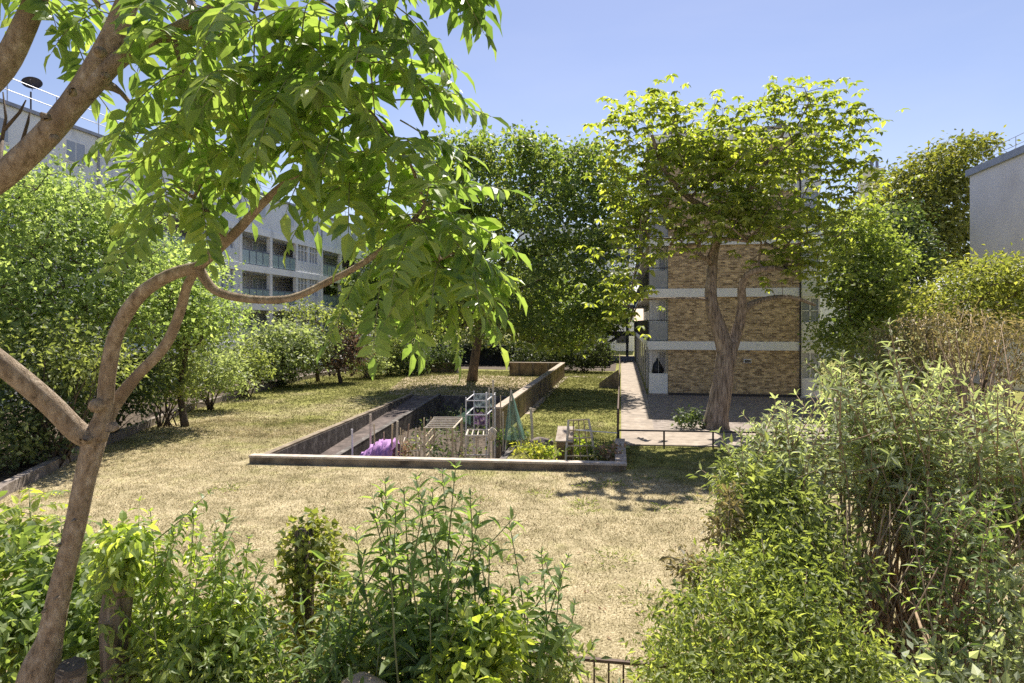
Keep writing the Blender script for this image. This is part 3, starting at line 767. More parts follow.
mb = MB(); mb.box(X0 - .25, X2 + .1, YE - .15, YF + .2, 13.72, 13.86); mb.build('roof', M['lead'], t)
mb = MB()
for zz in (14.5, 15.0):
    mb.bar((1.6, YE + .3, zz), (X2, YE + .3, zz), .02, 5); mb.bar((1.6, YE + .3, zz), (1.6, YF, zz), .02, 5)
for x in np.arange(1.6, X2, 1.6): mb.bar((x, YE + .3, 13.8), (x, YE + .3, 15.0), .02, 5)
for y in np.arange(YE + 2, YF, 2): mb.bar((1.6, y, 13.8), (1.6, y, 15.0), .02, 5)
mb.build('roof_railing', M['galv'], t)
mb = MB(); mb.bar((X1 - .02, YE - .14, .1), (X1 - .02, YE - .14, 13.5), .045, 8); mb.build('drainpipe', M['darkmetal'], t)
# lamp on the wall above the first band
q = P(747, 361, 33.4); q[1] = YE - .1
t2 = thing('flood_light', q, 'small grey floodlight mounted on the brick wall right of the trunk', 'lamp')
mb = MB(); mb.box(q[0] - .18, q[0] + .18, q[1] - .16, q[1] + .02, q[2] - .10, q[2] + .11); mb.build('housing', M['white'], t2)
mb = MB(); mb.box(q[0] - .15, q[0] + .15, q[1] - .175, q[1] - .162, q[2] - .075, q[2] + .08); mb.build('lens', M['glass'], t2)
mb = MB(); mb.bar((q[0], q[1] + .02, q[2]), (q[0], YE, q[2] - .05), .04, 6); mb.build('bracket', M['darkmetal'], t2)
# bin bag leaning on the porch panel
bb = []; ring = 14
prof = [(0, 0.0), (.25, .0), (.30, .12), (.27, .3), (.2, .5), (.10, .66), (.05, .72), (.09, .8), (.0, .82)]
for r_, z_ in prof:
    a = np.arange(ring) / ring * 6.283
    rr = r_ * (1 + .13 * np.sin(a * 3 + z_ * 9) + .07 * np.sin(a * 5 + 1))
    bb.append(np.stack([1.86 + rr * np.cos(a), YE + .36 + .7 * rr * np.sin(a), np.full(ring, 1.13 + z_)], 1))
V = np.concatenate(bb); j = np.arange(ring)
q4 = np.concatenate([np.stack([i * ring + j, i * ring + (j + 1) % ring, (i + 1) * ring + (j + 1) % ring, (i + 1) * ring + j], 1) for i in range(len(prof) - 1)])
tag(mesh_np('bin_bag', V, [q4], M['black'], smooth=True), 'black plastic bin bag resting behind the white porch panel', 'bag')
mb = MB(); mb.box(1.45, 2.3, YE + .12, YE + .62, .1, 1.13)
tag(mb.build('storage_box', M['greypanel']), 'grey storage box behind the white porch panel', 'box')

# ---- access bridges and stair tower at the far end
t = thing('access_bridge', (-1, 70, 0), 'blue grey steel access bridge and stair tower beyond the walkway', 'bridge')
for k, z in enumerate(LV[:4]):
    mb = MB(); mb.box(-4.2, 1.3, 69.5, 71.5, z - .45, z + .05); mb.build('deck', M['steel'], t)
    mb = MB()
    mb.box(-4.2, 1.3, 69.5, 69.56, z + 1.05, z + 1.14); mb.box(-4.2, 1.3, 69.5, 69.54, z + .55, z + .6)
    for x in np.arange(-4.2, 1.31, .55): mb.box(x - .03, x + .03, 69.5, 69.56, z + .05, z + 1.05)
    mb.build('parapet_rail', M['steel'], t)
for x in (-4.1, -1.9, 0.55):
    mb = MB(); mb.box(x - .14, x + .14, 69.3, 69.49, 0, 12.3); mb.build('column', M['steel'], t)
mb = MB(); mb.bar((-3.6, 69.3, .2), (-.2, 69.3, 2.45), .16, 4); mb.build('brace', M['steel'], t)
mb = MB(); mb.box(-2.1, 1.2, 64.0, 64.12, .1, .55); mb.build('barrier', M['steel'], t)

# far pale building behind the bridge
t = thing('pale_building', (-3, 88, 0), 'pale flat fronted building glimpsed beyond the access bridge', 'building')
mb = MB(); mb.box(-14, 1.6, 88, 100, 0, 17); mb.build('wall', M['panel'], t)
for z in (2.6, 5.3, 8.0, 10.7, 13.4):
    for x in (-12.5, -9.5, -6.5, -3.6, -.8):
        mb = MB(); mb.box(x, x + 1.8, 87.95, 88.0, z - 1.6, z - .25); w = mb.build('window', M['white'], t)
        mb = MB(); mb.box(x + .08, x + 1.72, 87.92, 87.948, z - 1.52, z - .33); mb.build('pane', M['glass'], t)
    mb = MB(); mb.box(-14, 1.6, 87.85, 87.998, z, z + .22); mb.build('floor_band', M['white'], t)

# ================================================================== LEFT LONG BLOCK
XL = -25.7; zl = [2.5, 5.2, 7.9, 10.6, 13.1]
t = thing('long_apartment_block', (XL, 40, 0), 'long white apartment block with recessed balconies on the left', 'building')
ya, yb = 4.1, 77.3
mb = MB(); mb.box(XL - 12, XL - 1.8, ya, yb, 0, 13.0); mb.build('back_wall', M['recess'], t)
for z in zl[:4]:
    mb = MB(); mb.box(XL - 1.79, XL + .06, ya, yb, z - .48, z); mb.build('floor_band', M['panel'], t)
# top storey: flush white wall
mb = MB(); mb.box(XL - 1.79, XL - .02, ya, yb, 10.6 + .003, 13.05); mb.build('top_wall', M['panel'], t)
mb = MB(); mb.box(XL - 12.2, XL + .12, ya - .1, yb + .1, 13.053, 13.2); mb.build('roof', M['lead'], t)
mb = MB()
for zz in (13.75, 14.3): mb.bar((XL - .1, ya, zz), (XL - .1, yb, zz), .022, 5)
for y in np.arange(ya, yb, 2.45): mb.bar((XL - .1, y, 13.2), (XL - .1, y, 14.3), .022, 5)
mb.build('roof_railing', M['galv'], t)
u0 = ya; k = 0
while u0 < yb - 1:
    for z0, z1 in zip([0.0] + zl[:3], [zl[0] - .48, zl[1] - .48, zl[2] - .48, zl[3] - .48]):
        # columns
        for yc in (u0, u0 + 3.9, u0 + 7.8):
            mb = MB(); mb.box(XL - .25, XL + .04, yc - .16, yc + .16, z0 + .003, z1 - .003); mb.build('column', M['white'], t)
        for yc in (u0 + .2, u0 + 4.1):
            # recessed balcony: window wall at the back, glass rail at the front
            mb = MB(); mb.box(XL - 1.78, XL - 1.70, yc + .15, yc + 2.3, z0 + .9, z1 - .15); w = mb.build('window', M['white'], t)
            mb = MB()
            for a in (0, 1, 2): mb.box(XL - 1.695, XL - 1.68, yc + .22 + a * .7, yc + .82 + a * .7, z0 + .97, z1 - .22)
            mb.build('pane', M['curtain'], t)
            mb = MB(); mb.box(XL - 1.78, XL - 1.70, yc + 2.5, yc + 3.3, z0 + .05, z1 - .15); mb.build('balcony_door', M['white'], t)
            mb = MB(); mb.box(XL - .06, XL - .03, yc + .02, yc + 3.5, z0 + .06, z0 + .98); mb.build('balcony_glass', M['rail_glass'], t)
            mb = MB(); mb.box(XL - .08, XL + .0, yc + .02, yc + 3.5, z0 + .99, z0 + 1.05)
            for a in np.arange(yc + .9, yc + 3.4, .87): mb.box(XL - .025, XL - .0, a, a + .04, z0 + .06, z0 + .985)
            mb.build('balcony_rail', M['steel'], t)
        # flush window bay
        yc = u0 + 7.98
        mb = MB(); mb.box(XL - .3, XL - .0, yc, yc + 4.04, z0 + .003, z0 + .9); mb.box(XL - .3, XL - .0, yc + 3.6, yc + 4.04, z0 + .9, z1); mb.box(XL - .3, XL - .0, yc + 1.75, yc + 2.0, z0 + .9, z1)
        mb.build('infill_panel', M['panel'], t)
        for y0_, y1_ in ((yc, yc + 1.75), (yc + 2.0, yc + 3.6)):
            mb = MB(); mb.box(XL - .2, XL - .17, y0_, y1_, z0 + .9, z1); w = mb.build('window', M['curtain'], t)
            mb = MB()
            for a in np.linspace(y0_, y1_ - .07, 4): mb.box(XL - .168, XL - .05, a, a + .07, z0 + .9, z1)
            mb.box(XL - .166, XL - .06, y0_, y1_, z0 + 1.75, z0 + 1.82)
            mb.build('window_frame', M['white'], t)
    # top storey small windows and joints
    for yc in (u0 + 2.0, u0 + 6.2, u0 + 10.2):
        mb = MB(); mb.box(XL - .02, XL + .02, yc, yc + 1.2, 11.4, 12.5); mb.build('window', M['white'], t)
        mb = MB(); mb.box(XL + .02, XL + .03, yc + .08, yc + .57, 11.48, 12.42); mb.box(XL + .02, XL + .03, yc + .63, yc + 1.12, 11.48, 12.42); mb.build('pane', M['curtain'], t)
    mb = MB(); mb.box(XL - .02, XL + .07, u0 + 12.1, u0 + 12.2, 10.61, 13.0); mb.build('drainpipe', M['greypanel'], t)
    u0 += 12.2
# satellite dish
q = np.array([XL - .6, 25.3, 13.2])
t2 = thing('satellite_dish', q, 'dark satellite dish on the roof edge of the left block', 'satellite dish')
mb = MB(); mb.bar(q, q + [0, 0, 1.05], .035, 6); mb.bar(q + [0, 0, .25], q + [.35, 0, 0], .02, 5); mb.build('mast', M['darkmetal'], t2)
c = q + [.1, 0, 1.35]; ax = unit(np.array([.55, -.75, .3])); u_ = unit(np.cross(ax, [0, 0, 1])); v_ = np.cross(u_, ax)
V = []; 
for i, rr in enumerate(np.linspace(0.02, .5, 7)):
    for a in np.arange(20) / 20 * 6.283: V.append(c + u_ * rr * .8 * math.cos(a) + v_ * rr * .62 * math.sin(a) + ax * (rr * rr * .7))
V = np.array(V); V = np.concatenate([V, V - ax * .015]); j = np.arange(20); fq = []
for off, fl in ((0, 1), (140, -1)):
    for i in range(6):
        Q = np.stack([off + i * 20 + j, off + i * 20 + (j + 1) % 20, off + (i + 1) * 20 + (j + 1) % 20, off + (i + 1) * 20 + j], 1); fq.append(Q[:, ::fl])
mesh_np('dish', V, [np.concatenate(fq)], M['darkmetal'], t2, True)
mb = MB(); mb.bar(c - v_ * .28, c + ax * .4 - v_ * .1, .015, 5); mb.bar(c + ax * .38 - v_ * .12, c + ax * .48 - v_ * .06, .035, 6); mb.build('feed_arm', M['darkmetal'], t2)

# ================================================================== RIGHT BLOCK
XR = 22.0
t = thing('rendered_building', (XR, 30, 0), 'plain mauve grey rendered building with lead coping at right edge', 'building')
mb = MB(); mb.box(XR, XR + 14, -6, 46, 0, 13.2); mb.build('wall', M['render'], t)
mb = MB(); mb.box(XR - .18, XR + 14.2, -6.2, 46.2, 13.203, 13.62); mb.build('coping', M['lead'], t)
mb = MB()
for zz in (14.1, 14.6): mb.bar((XR + .5, 0, zz), (XR + .5, 45.5, zz), .02, 5)
for y in np.arange(0, 46, 3.5): mb.bar((XR + .5, y, 13.6), (XR + .5, y, 14.6), .02, 5)
mb.build('roof_railing', M['galv'], t)
# distant roofs between the trees
q = P(851, 215, 70)
t = thing('terrace_house', (q[0], q[1], 0), 'distant pitched slate roof with pale wall glimpsed right of the brick block', 'house')
x, y = q[0], q[1]
mb = MB(); mb.box(x - 3, x + 4.5, y, y + 9, 0, 14.3); mb.build('wall', M['panel'], t)
mb = MB(); mb.add([(x - 3.3, y - .3, 14.31), (x + 4.8, y - .3, 17.6), (x + 4.8, y + 9.3, 17.6), (x - 3.3, y + 9.3, 14.31), (x - 3.3, y - .3, 14.5), (x + 4.8, y - .3, 17.8), (x + 4.8, y + 9.3, 17.8), (x - 3.3, y + 9.3, 14.5)],
                  [(0, 3, 2, 1), (4, 5, 6, 7), (0, 1, 5, 4), (1, 2, 6, 5), (2, 3, 7, 6), (3, 0, 4, 7)]); mb.add([(x - 3, y + .01, 14.3), (x + 4.5, y + .01, 14.3), (x + 4.5, y + .01, 17.45)], tris=[(0, 1, 2)]); mb.build('roof', M['tile'], t)
q = P(873, 178, 95)
t = thing('chimney_stack', (q[0], q[1], 0), 'distant pale chimney stack with grey pots above the trees', 'chimney')
mb = MB(); mb.box(q[0] - 1.4, q[0] + 1.4, q[1], q[1] + 2, 0, q[2] + 1.0); mb.box(q[0] - 1.6, q[0] + 1.6, q[1] - .2, q[1] + 2.2, q[2] + 1.0, q[2] + 1.4); mb.build('stack', M['recess'], t)
for k in range(3):
    mb = MB(); x = q[0] - .6 + k * .75; mb.bar((x, q[1] + 1, q[2] + 1.4), (x, q[1] + 1, q[2] + 3.0 + .4 * (k % 2)), .24, 8, .18); mb.build('chimney_pot', M['steel'], t)
# ================================================================== THINGS IN THE SUNKEN PLOT
def bars(name, mat, parent, segs, r, k=6):
    for a, b in segs:
        mb = MB(); mb.bar(a, b, r, k); mb.build(name, mat, parent)
def at(px, py, t):
    return P(px, py, t)
def cane(px, py_top, t, label, r=.02, mat='cane', lean=(0, 0), zb=None):
    top = at(px, py_top, t); b = top.copy(); b[2] = ZP if zb is None else zb; b[0] += lean[0]; b[1] += lean[1]
    mb = MB(); mid = (top + b) / 2 + np.array([.02, 0, 0]) * R.standard_normal()
    pts = [b + (top - b) * k / 8 + (mid - (top + b) / 2) * math.sin(math.pi * k / 8) for k in range(9)]
    mb.tube(pts, [r * (1.1 if k % 2 == 0 else .92) for k in range(9)], 6)
    o = mb.build('bamboo_cane', M[mat]); return tag(o, label, 'cane', 'canes and stakes in the sunken plot')
cane(352, 429, 18.6, 'short white stake standing alone left of the purple fleece', .028, 'whitepole')
cane(370.5, 414, 18.9, 'tall pale stake rising behind the purple fleece', .034, 'palewood')
cane(374, 424, 18.5, 'thin bamboo cane close to the tall pale stake', .018)
cane(392.5, 424, 18.7, 'cane standing at the right edge of the purple fleece', .028)
cane(397.5, 421, 18.5, 'stout pale stake just right of the purple fleece', .034, 'palewood')
cane(400.5, 428, 18.2, 'thin cane beside the stout stake near the purple fleece', .016)
cane(409, 424, 19.4, 'grey leaning stick between the purple fleece and the slatted bench frame', .022, 'brownstem', (-.25, 0))
cane(416, 428, 18.8, 'grey upright stick left of the slatted bench frame', .022, 'palewood')
cane(424, 418, 19.6, 'bamboo cane at the left corner of the slatted bench frame', .02)
cane(431, 417, 20.6, 'bamboo cane behind the slatted bench frame', .018)
cane(489, 388, 20.7, 'second tallest cane above the white netted frame', .025, 'palewood')
cane(493, 380, 20.9, 'tallest cane rising above the white netted frame', .032, 'palewood')
cane(530.5, 408, 19.8, 'mossy stake right of the green netting tent', .045, 'palewood', (.05, 0), 0)
# slatted bench frame
def quad_pts(pxl, pxr, t0, t1, z):
    """four corners at height z: front-left, front-right, back-right, back-left"""
    def c(px, t): q = P(px, 322, t); q[2] = z; return q
    return [c(pxl, t0), c(pxr, t0), c(pxr - 0.0, t1), c(pxl + 2, t1)]
z = .84; c = quad_pts(424.5, 452.5, 18.6, 20.6, z)
c[2] = P(462, 322, 20.6); c[2][2] = z; c[3] = P(434, 322, 20.6); c[3][2] = z
t = thing('slatted_frame', (*c[0][:2], ZP), 'low pale timber frame with a slatted flat top in the vegetable plot', 'plant frame')
for k in range(7):
    f = k / 6; mb = MB(); a = c[0] * (1 - f) + c[3] * f; b = c[1] * (1 - f) + c[2] * f
    mb.bar(a, b, .022, 5); mb.build('slat', M['palewood'], t)
for k, q in enumerate(c): bars('leg', M['cane'], t, [((q[0], q[1], ZP), q)], .035)
for a, b in ((c[0], c[3]), (c[1], c[2])): bars('side_rail', M['palewood'], t, [(a - [0, 0, .04], b - [0, 0, .04])], .025)
for zz in (-.05, .3, .55): bars('cross_bar', M['cane'], t, [(c[0] * [1, 1, 0] + [0, 0, zz], c[3] * [1, 1, 0] + [0, 0, zz])], .016)
# white netted frame
t0, t1 = 19.6, 21.4
def col(px, t, z0, z1): q = P(px, 322, t); return (np.array([q[0], q[1], z0]), np.array([q[0], q[1], z1]))
zt = P(480, 399, 20)[2]; zm = P(480, 413, 20)[2]; zt2 = P(480, 426, 20)[2]
t = thing('netted_frame', (*col(478, t0, ZP, 0)[0][:2], ZP), 'tall white pole frame hung with blue and purple netting in the vegetable plot', 'plant frame')
cs = [col(466, t0, ZP, zt + .1), col(486.5, t0, ZP, zt + .25), col(474, t1, ZP, zt + .1), col(495, t1, ZP, zt + .05), col(500.5, t1 - .4, ZP, zt)]
for k, s in enumerate(cs): bars('pole', M['whitepole'] if k < 4 else M['cane'], t, [s], .03 if k in (1, 3) else .02)
for zz, mm in ((zt, 'whitepole'), (zm, 'whitepole')):
    for i, j in ((0, 1), (0, 2), (1, 3), (2, 3)): bars('cross_bar', M[mm], t, [(cs[i][0] * [1, 1, 0] + [0, 0, zz], cs[j][0] * [1, 1, 0] + [0, 0, zz])], .018)
a, b = cs[2][0], cs[3][0]
def net(name, a, b, z0, z1, mat, parent, sag=.06, nu=14, nv=8):
    V = []; 
    d = unit(np.array([-(b - a)[1], (b - a)[0], 0]))
    for v in range(nv + 1):
        for u in range(nu + 1):
            q = a + (b - a) * u / nu; q = np.array([q[0], q[1], z0 + (z1 - z0) * v / nv]) + d * sag * (math.sin(u * 1.9 + v) + .6 * math.sin(u * .7 - v * 1.4))
            q[2] += .03 * math.sin(u * 1.3); V.append(q)
    fq = [(v * (nu + 1) + u, v * (nu + 1) + u + 1, (v + 1) * (nu + 1) + u + 1, (v + 1) * (nu + 1) + u) for v in range(nv) for u in range(nu)]
    return mesh_np(name, V, [np.array(fq)], mat, parent, True)
net('blue_net', a - [0, .04, 0], b - [0, .04, 0], zm, zt, M['bluenet'], t)
net('purple_net', cs[0][0] + [.05, .9, 0], cs[1][0] + [-.1, .9, 0], zt2 - .05, zm - .05, M['purplenet'], t)
pl = P(455, 407, 21.5)
mb = MB(); mb.add([cs[0][0] * [1, 1, 0] + [0, .6, zm + .12], pl * [1, 1, 0] + [0, 0, zm - .35], cs[0][0] * [1, 1, 0] + [0, .6, zt2]], tris=[(0, 1, 2)]); mb.build('net_flap', M['net'], t)
# lower white pole table at the right of the slatted frame
z = zt2 - .02; c = quad_pts(466, 489, 18.4, 19.4, z)
t = thing('pole_table', (*c[0][:2], ZP), 'waist high pale pole frame with a flat top in front of the netted frame', 'plant frame')
for i, j in ((0, 1), (1, 2), (2, 3), (3, 0)): bars('top_bar', M['palewood'], t, [(c[i], c[j])], .028)
for k in range(1, 4): bars('slat', M['palewood'], t, [(c[0] + (c[1] - c[0]) * k / 4, c[3] + (c[2] - c[3]) * k / 4)], .018)
for q in c: bars('leg', M['palewood'], t, [((q[0], q[1], ZP), q)], .028)
bars('leg', M['cane'], t, [((c[0] + (c[1] - c[0]) * .45) * [1, 1, 0] + [0, 0, ZP], (c[0] + (c[1] - c[0]) * .45))], .022)
bars('low_bar', M['palewood'], t, [(c[0] * [1, 1, 0] + [0, -.05, .1], c[1] * [1, 1, 0] + [0, -.05, .1])], .03)
# white bag hanging on the pole table
def blob(name, c, rx, ry, rz, mat, parent=None, nu=18, nv=12, lump=.12, sharp=1.0):
    V = []
    for v in range(nv + 1):
        ph = math.pi * v / nv
        for u in range(nu):
            a = 6.283 * u / nu
            k = 1 + lump * (math.sin(3 * a + 2 * ph) * math.sin(2 * ph) + .6 * math.sin(5 * a - 3 * ph) * math.sin(ph))
            V.append((c[0] + rx * k * math.sin(ph) ** sharp * math.cos(a), c[1] + ry * k * math.sin(ph) ** sharp * math.sin(a), c[2] - rz * math.cos(ph)))
    fq = [(v * nu + u, v * nu + (u + 1) % nu, (v + 1) * nu + (u + 1) % nu, (v + 1) * nu + u) for v in range(nv) for u in range(nu)]
    return mesh_np(name, V, [np.array(fq)], mat, parent, True)
q = P(492, 434, 18.35)
tag(blob('cloth_bag', q, .09, .08, .2, M['palewood'], lump=.6, sharp=1.2), 'crumpled whitish cloth hanging from the right end of the pole table', 'cloth')
# purple fleece draped over hoops
def fleece():
    c0 = P(354, 453, 18.0); c1 = P(391, 449, 18.5)
    nu, nv = 26, 16; V = []
    for u in range(nu + 1):
        f = u / nu; b = c0 * (1 - f) + c1 * f
        h = (P(375, 444, 18.3)[2] - ZP) * (0.74 + .26 * min(1, (f * 2.2)) + .02 * math.sin(u * 1.1))
        if f > .93: h *= 1 - (f - .93) * 1.5
        for v in range(nv + 1):
            a = math.pi * v / nv
            V.append((b[0] + .03 * math.sin(v * 2 + u), b[1] + .5 - .55 * math.cos(a) * (1 + .08 * math.sin(u * 1.7)), ZP + h * (max(0, math.sin(a)) ** .4) * (1 + .025 * math.sin(u * 1.9 + v * .8) + .015 * math.sin(u * .8 - v * 2.1))))
    fq = [(u * (nv + 1) + v, u * (nv + 1) + v + 1, (u + 1) * (nv + 1) + v + 1, (u + 1) * (nv + 1) + v) for u in range(nu) for v in range(nv)]
    return mesh_np('fleece_cover', V, [np.array(fq)], M['purple'], None, True)
tag(fleece(), 'purple garden fleece draped over plants among canes', 'fleece')
# green netting tent
ap = P(511, 390, 19.6); b0 = P(505, 322, 19.3); b1 = P(523, 322, 19.3); b2 = P(506, 322, 20.3); b3 = P(524, 322, 20.3)
for q in (b0, b1, b2, b3): q[2] = 0
t = thing('netting_tent', (ap[0], ap[1], 0), 'pointed green netting tent over canes beside the low wall', 'netting')
for q in (b0, b1, b2, b3): bars('cane', M['palewood'], t, [(q, ap)], .02)
def drape(name, A, B, top, mat, parent, zmin, nu=8, nv=14):
    V = []
    for v in range(nv + 1):
        f = v / nv
        for u in range(nu + 1):
            g_ = u / nu; base = A * (1 - g_) + B * g_; base = np.array([base[0], base[1], zmin]); q = base * (1 - f) + top * f
            q = q + np.array([.035 * math.sin(u * 2.3 + v * .5), .05 * math.sin(u * 1.7 + v * .7), 0]) * (1 - f) ** .5 ; V.append(q)
    fq = [(v * (nu + 1) + u, v * (nu + 1) + u + 1, (v + 1) * (nu + 1) + u + 1, (v + 1) * (nu + 1) + u) for v in range(nv) for u in range(nu)]
    return mesh_np(name, V, [np.array(fq)], mat, parent, True)
for A, B in ((b0, b1), (b1, b3), (b2, b0)): drape('net', A + (A - ap) * .05, B + (B - ap) * .05, ap + [0, 0, .03], M['net'], t, .35)
# cold box and trellis
q0 = P(556.5, 322, 18.3); q1 = P(567.5, 322, 18.3)
bx0, bx1, by = q0[0], q1[0], q0[1]
t = thing('cold_box', (bx0, by, 0), 'small brown wooden box with a sloping pale lid beside the trellis', 'box')
zb = P(560, 442, 18.3)[2]
mb = MB(); mb.box(bx0, bx1 + .12, by, by + .7, 0, zb); mb.build('box_body', M['boxwood'], t)
mb = MB(); mb.add([(bx0 - .03, by - .03, zb + .003), (bx1 + .15, by - .03, zb + .003), (bx1 + .15, by + .73, zb + .30), (bx0 - .03, by + .73, zb + .30), (bx0 - .03, by - .03, zb + .04), (bx1 + .15, by - .03, zb + .04), (bx1 + .15, by + .73, zb + .34), (bx0 - .03, by + .73, zb + .34)],
                  [(0, 3, 2, 1), (4, 5, 6, 7), (0, 1, 5, 4), (1, 2, 6, 5), (2, 3, 7, 6), (3, 0, 4, 7)]); mb.build('lid', M['coping'], t)
def vp(px, py, t): return P(px, py, t)
tl0, tl1 = vp(565.5, 461, 18.05), vp(596, 461, 18.05); tl0[2] = tl1[2] = 0
tu0, tu1 = vp(568.5, 420, 18.5), vp(588.5, 419, 18.5)
t = thing('trellis', (tl0 + tl1) / 2, 'pale tapering timber trellis ladder leaning over plants near the corner', 'trellis')
bars('rail', M['palewood'], t, [(tl0, tu0), (tl1, tu1)], .035)
back = np.array([0, .7, 0])
bars('rail', M['palewood'], t, [(tl0 * [1, 1, 0] + back, tu0), (tl1 * [1, 1, 0] + back, tu1)], .028)
for f in (.12, .36, .55, .74, .99): bars('rung', M['cane'], t, [(tl0 * (1 - f) + tu0 * f, tl1 * (1 - f) + tu1 * f)], .024)
for g_ in (.25, .5, .75): bars('slat', M['brownstem'], t, [((tl0 * (1 - g_) + tl1 * g_), (tu0 * (1 - g_) + tu1 * g_))], .018)
bars('side_bar', M['whitepole'], t, [(vp(576, 430, 18.2), vp(617, 433, 18.4))], .016)
# dark sack
q = P(540, 441, 19.2); q[2] = .34
q[2] = .22
tag(blob('compost_sack', q, .34, .24, .24, surf('sack', [(0.3, (0.12, 0.095, 0.085)), (0.7, (0.26, 0.21, 0.19))], 6, bump=.5), lump=.3, sharp=.8), 'slumped brown sack lying between the tent and the wooden box', 'sack')
# plants in the plot
def small_plant(name, px, py_top, t, zb, r, leaf, mat, label, n=26, per=10, group=None, cat='plant', aspect=.55):
    top = P(px, py_top, t); b = np.array([top[0], top[1], zb]); h = top[2] - zb
    T_ = thing(name, b, label, cat, group)
    k = n; a = R.random(k) * 6.283; f = R.random(k) ** .6; rr = r * np.sqrt(R.random(k))
    c = np.stack([b[0] + rr * np.cos(a), b[1] + rr * np.sin(a), zb + h * f * (1 - .25 * (rr / r) ** 2)], 1)
    lv = Leaves(); clump_leaves(lv, c, per, r * .16, leaf, aspect, .9, .3); 
    mb = MB()
    for i in range(min(k, 8)): mb.tube([b + [R.standard_normal() * .04, R.standard_normal() * .04, -.02], (b + c[i]) / 2 + [0, 0, .08 * h], c[i]], [.012, .009, .005], 4)
    mb.build('stem', M['stem'], T_); lv.build('foliage', mat, T_)
    return T_
small_plant('leafy_plant', 532, 442, 17.9, 0, .42, .10, L['yellow'], 'bright yellow green leafy plant in front of the netting tent', 40, 9)
small_plant('leafy_plant', 545, 446, 18.0, 0, .35, .10, L['lime'], 'low lime plant spilling right of the bright leafy plant', 26, 9)
small_plant('vegetable_plant', 578, 438, 18.6, 0, .42, .13, L['lime'], 'leafy plant growing inside the tapering trellis', 34, 8)
small_plant('vegetable_plant', 605, 440, 18.4, 0, .5, .13, L['mid'], 'low plant right of the tapering trellis', 24, 8)
small_plant('vegetable_plant', 612, 446, 17.9, 0, .35, .12, L['brown'], 'dry tan plant in the front corner of the plot', 18, 7)
small_plant('vegetable_plant', 508, 428, 20.2, 0, .45, .12, L['dark'], 'dark plant growing within the green netting tent', 30, 8)
for i, (px, py, tt, r, mm, lab) in enumerate([(415, 438, 18.9, .3, 'mid', 'green plant between the canes left of the slatted frame'), (438, 442, 19.2, .4, 'dark', 'dark plant under the slatted frame'),
        (475, 436, 19.0, .4, 'mid', 'leafy plant beneath the pole table'), (470, 410, 27, .9, 'dark', 'dark climber in the middle of the back wall of the plot'),
        (448, 406, 30.5, .9, 'dark', 'dark climber at the left end of the back wall of the plot'), (487, 404, 28, .7, 'dark', 'dark climber at the right end of the back wall of the plot'), (457, 418, 23.5, .7, 'dark', 'dark plant behind the slatted frame'), (405, 442, 18.6, .3, 'brown', 'dry brown plant right of the purple fleece'),
        (520, 428, 20.5, .4, 'mid', 'green plant behind the right side of the netting tent'), (430, 422, 25, .8, 'dark', 'dark plant between the ramp wall and the slatted frame')]):
    small_plant('vegetable_plant', px, py, tt, ZP if px < 500 else 0, r, .10, L[mm], lab, 28, 8)
t = thing('cane_frame', gb0 := P(408, 322, 18.9) * np.array([1, 1, 0]) + np.array([0, 0, ZP]), 'small rack of crossed canes between the purple fleece and the slatted frame', 'plant frame')
cf = [col(403, 18.6, ZP, P(403, 430, 18.6)[2]), col(420, 18.6, ZP, P(420, 427, 18.6)[2]), col(405, 19.4, ZP, P(405, 431, 19.4)[2]), col(419, 19.4, ZP, P(419, 428, 19.4)[2])]
bars('cane', M['cane'], t, cf, .016)
for zz in (.15, .38):
    for i, j in ((0, 1), (2, 3), (0, 2), (1, 3)): bars('cross_bar', M['palewood'], t, [(cf[i][0] * [1, 1, 0] + [0, 0, zz], cf[j][0] * [1, 1, 0] + [0, 0, zz + .04])], .014)
cane(446, 425, 19.3, 'thin cane leaning at the right corner of the slatted frame', .014, lean=(.12, 0))
cane(456, 418, 20.2, 'thin cane between the slatted frame and the pole table', .015)
cane(461, 408, 20.9, 'tall thin cane left of the netted frame', .015)
cane(478, 420, 19.1, 'thin cane in front of the netted frame', .014, 'palewood')
cane(503, 412, 19.4, 'pale cane at the left side of the netting tent', .018, 'palewood', zb=0)
cane(384, 432, 18.9, 'short cane poking up behind the purple fleece', .014)
cane(427, 432, 18.2, 'short stick in front of the slatted frame', .014, lean=(.2, 0))
small_plant('dark_shrub', 690, 408, 23.6, .03, .5, .14, L['dark'], 'small dark shrub at the foot of the twisted tree', 40, 10, None, 'shrub')

# ================================================================== TREES
# twisted tree in front of the brick block
TB = 23.4
def tp(l): return [P(a, b, TB + (l_[0] if l_ else 0)) for a, b, *l_ in l]
b = P(716, 430, TB); b[2] = 0.0
trunk = ([b, P(717, 415, TB), P(722, 385, TB), P(727, 352, TB)], [.52, .41, .36, .36])
limbL = ([P(727, 352, TB), P(718, 325, TB), P(711, 300, TB), P(712, 272, TB + .2), P(715, 245, TB + .5), P(722, 218, TB + .8), P(716, 196, TB + 1)], [.36, .27, .22, .19, .17, .15, .12], 1)
limbR = ([P(727, 352, TB), P(736, 335, TB), P(742, 310, TB - .2), P(742, 285, TB - .5), P(752, 272, TB - .8), P(775, 268, TB - 1.2)], [.36, .21, .17, .14, .11, .09], 1)
limbR2 = ([P(742, 310, TB - .2), P(762, 300, TB + .2), P(790, 297, TB + .5), P(815, 305, TB + .8)], [.15, .10, .08, .05], 1)
limbU = ([P(722, 218, TB + .8), P(700, 205, TB), P(680, 190, TB - .6), P(662, 165, TB - 1), P(652, 135, TB - 1)], [.15, .11, .10, .08, .05], 1)
limbV = ([P(722, 218, TB + .8), P(745, 195, TB + 1.2), P(765, 165, TB + 1.5), P(785, 130, TB + 1.6)], [.15, .12, .09, .06], 1)
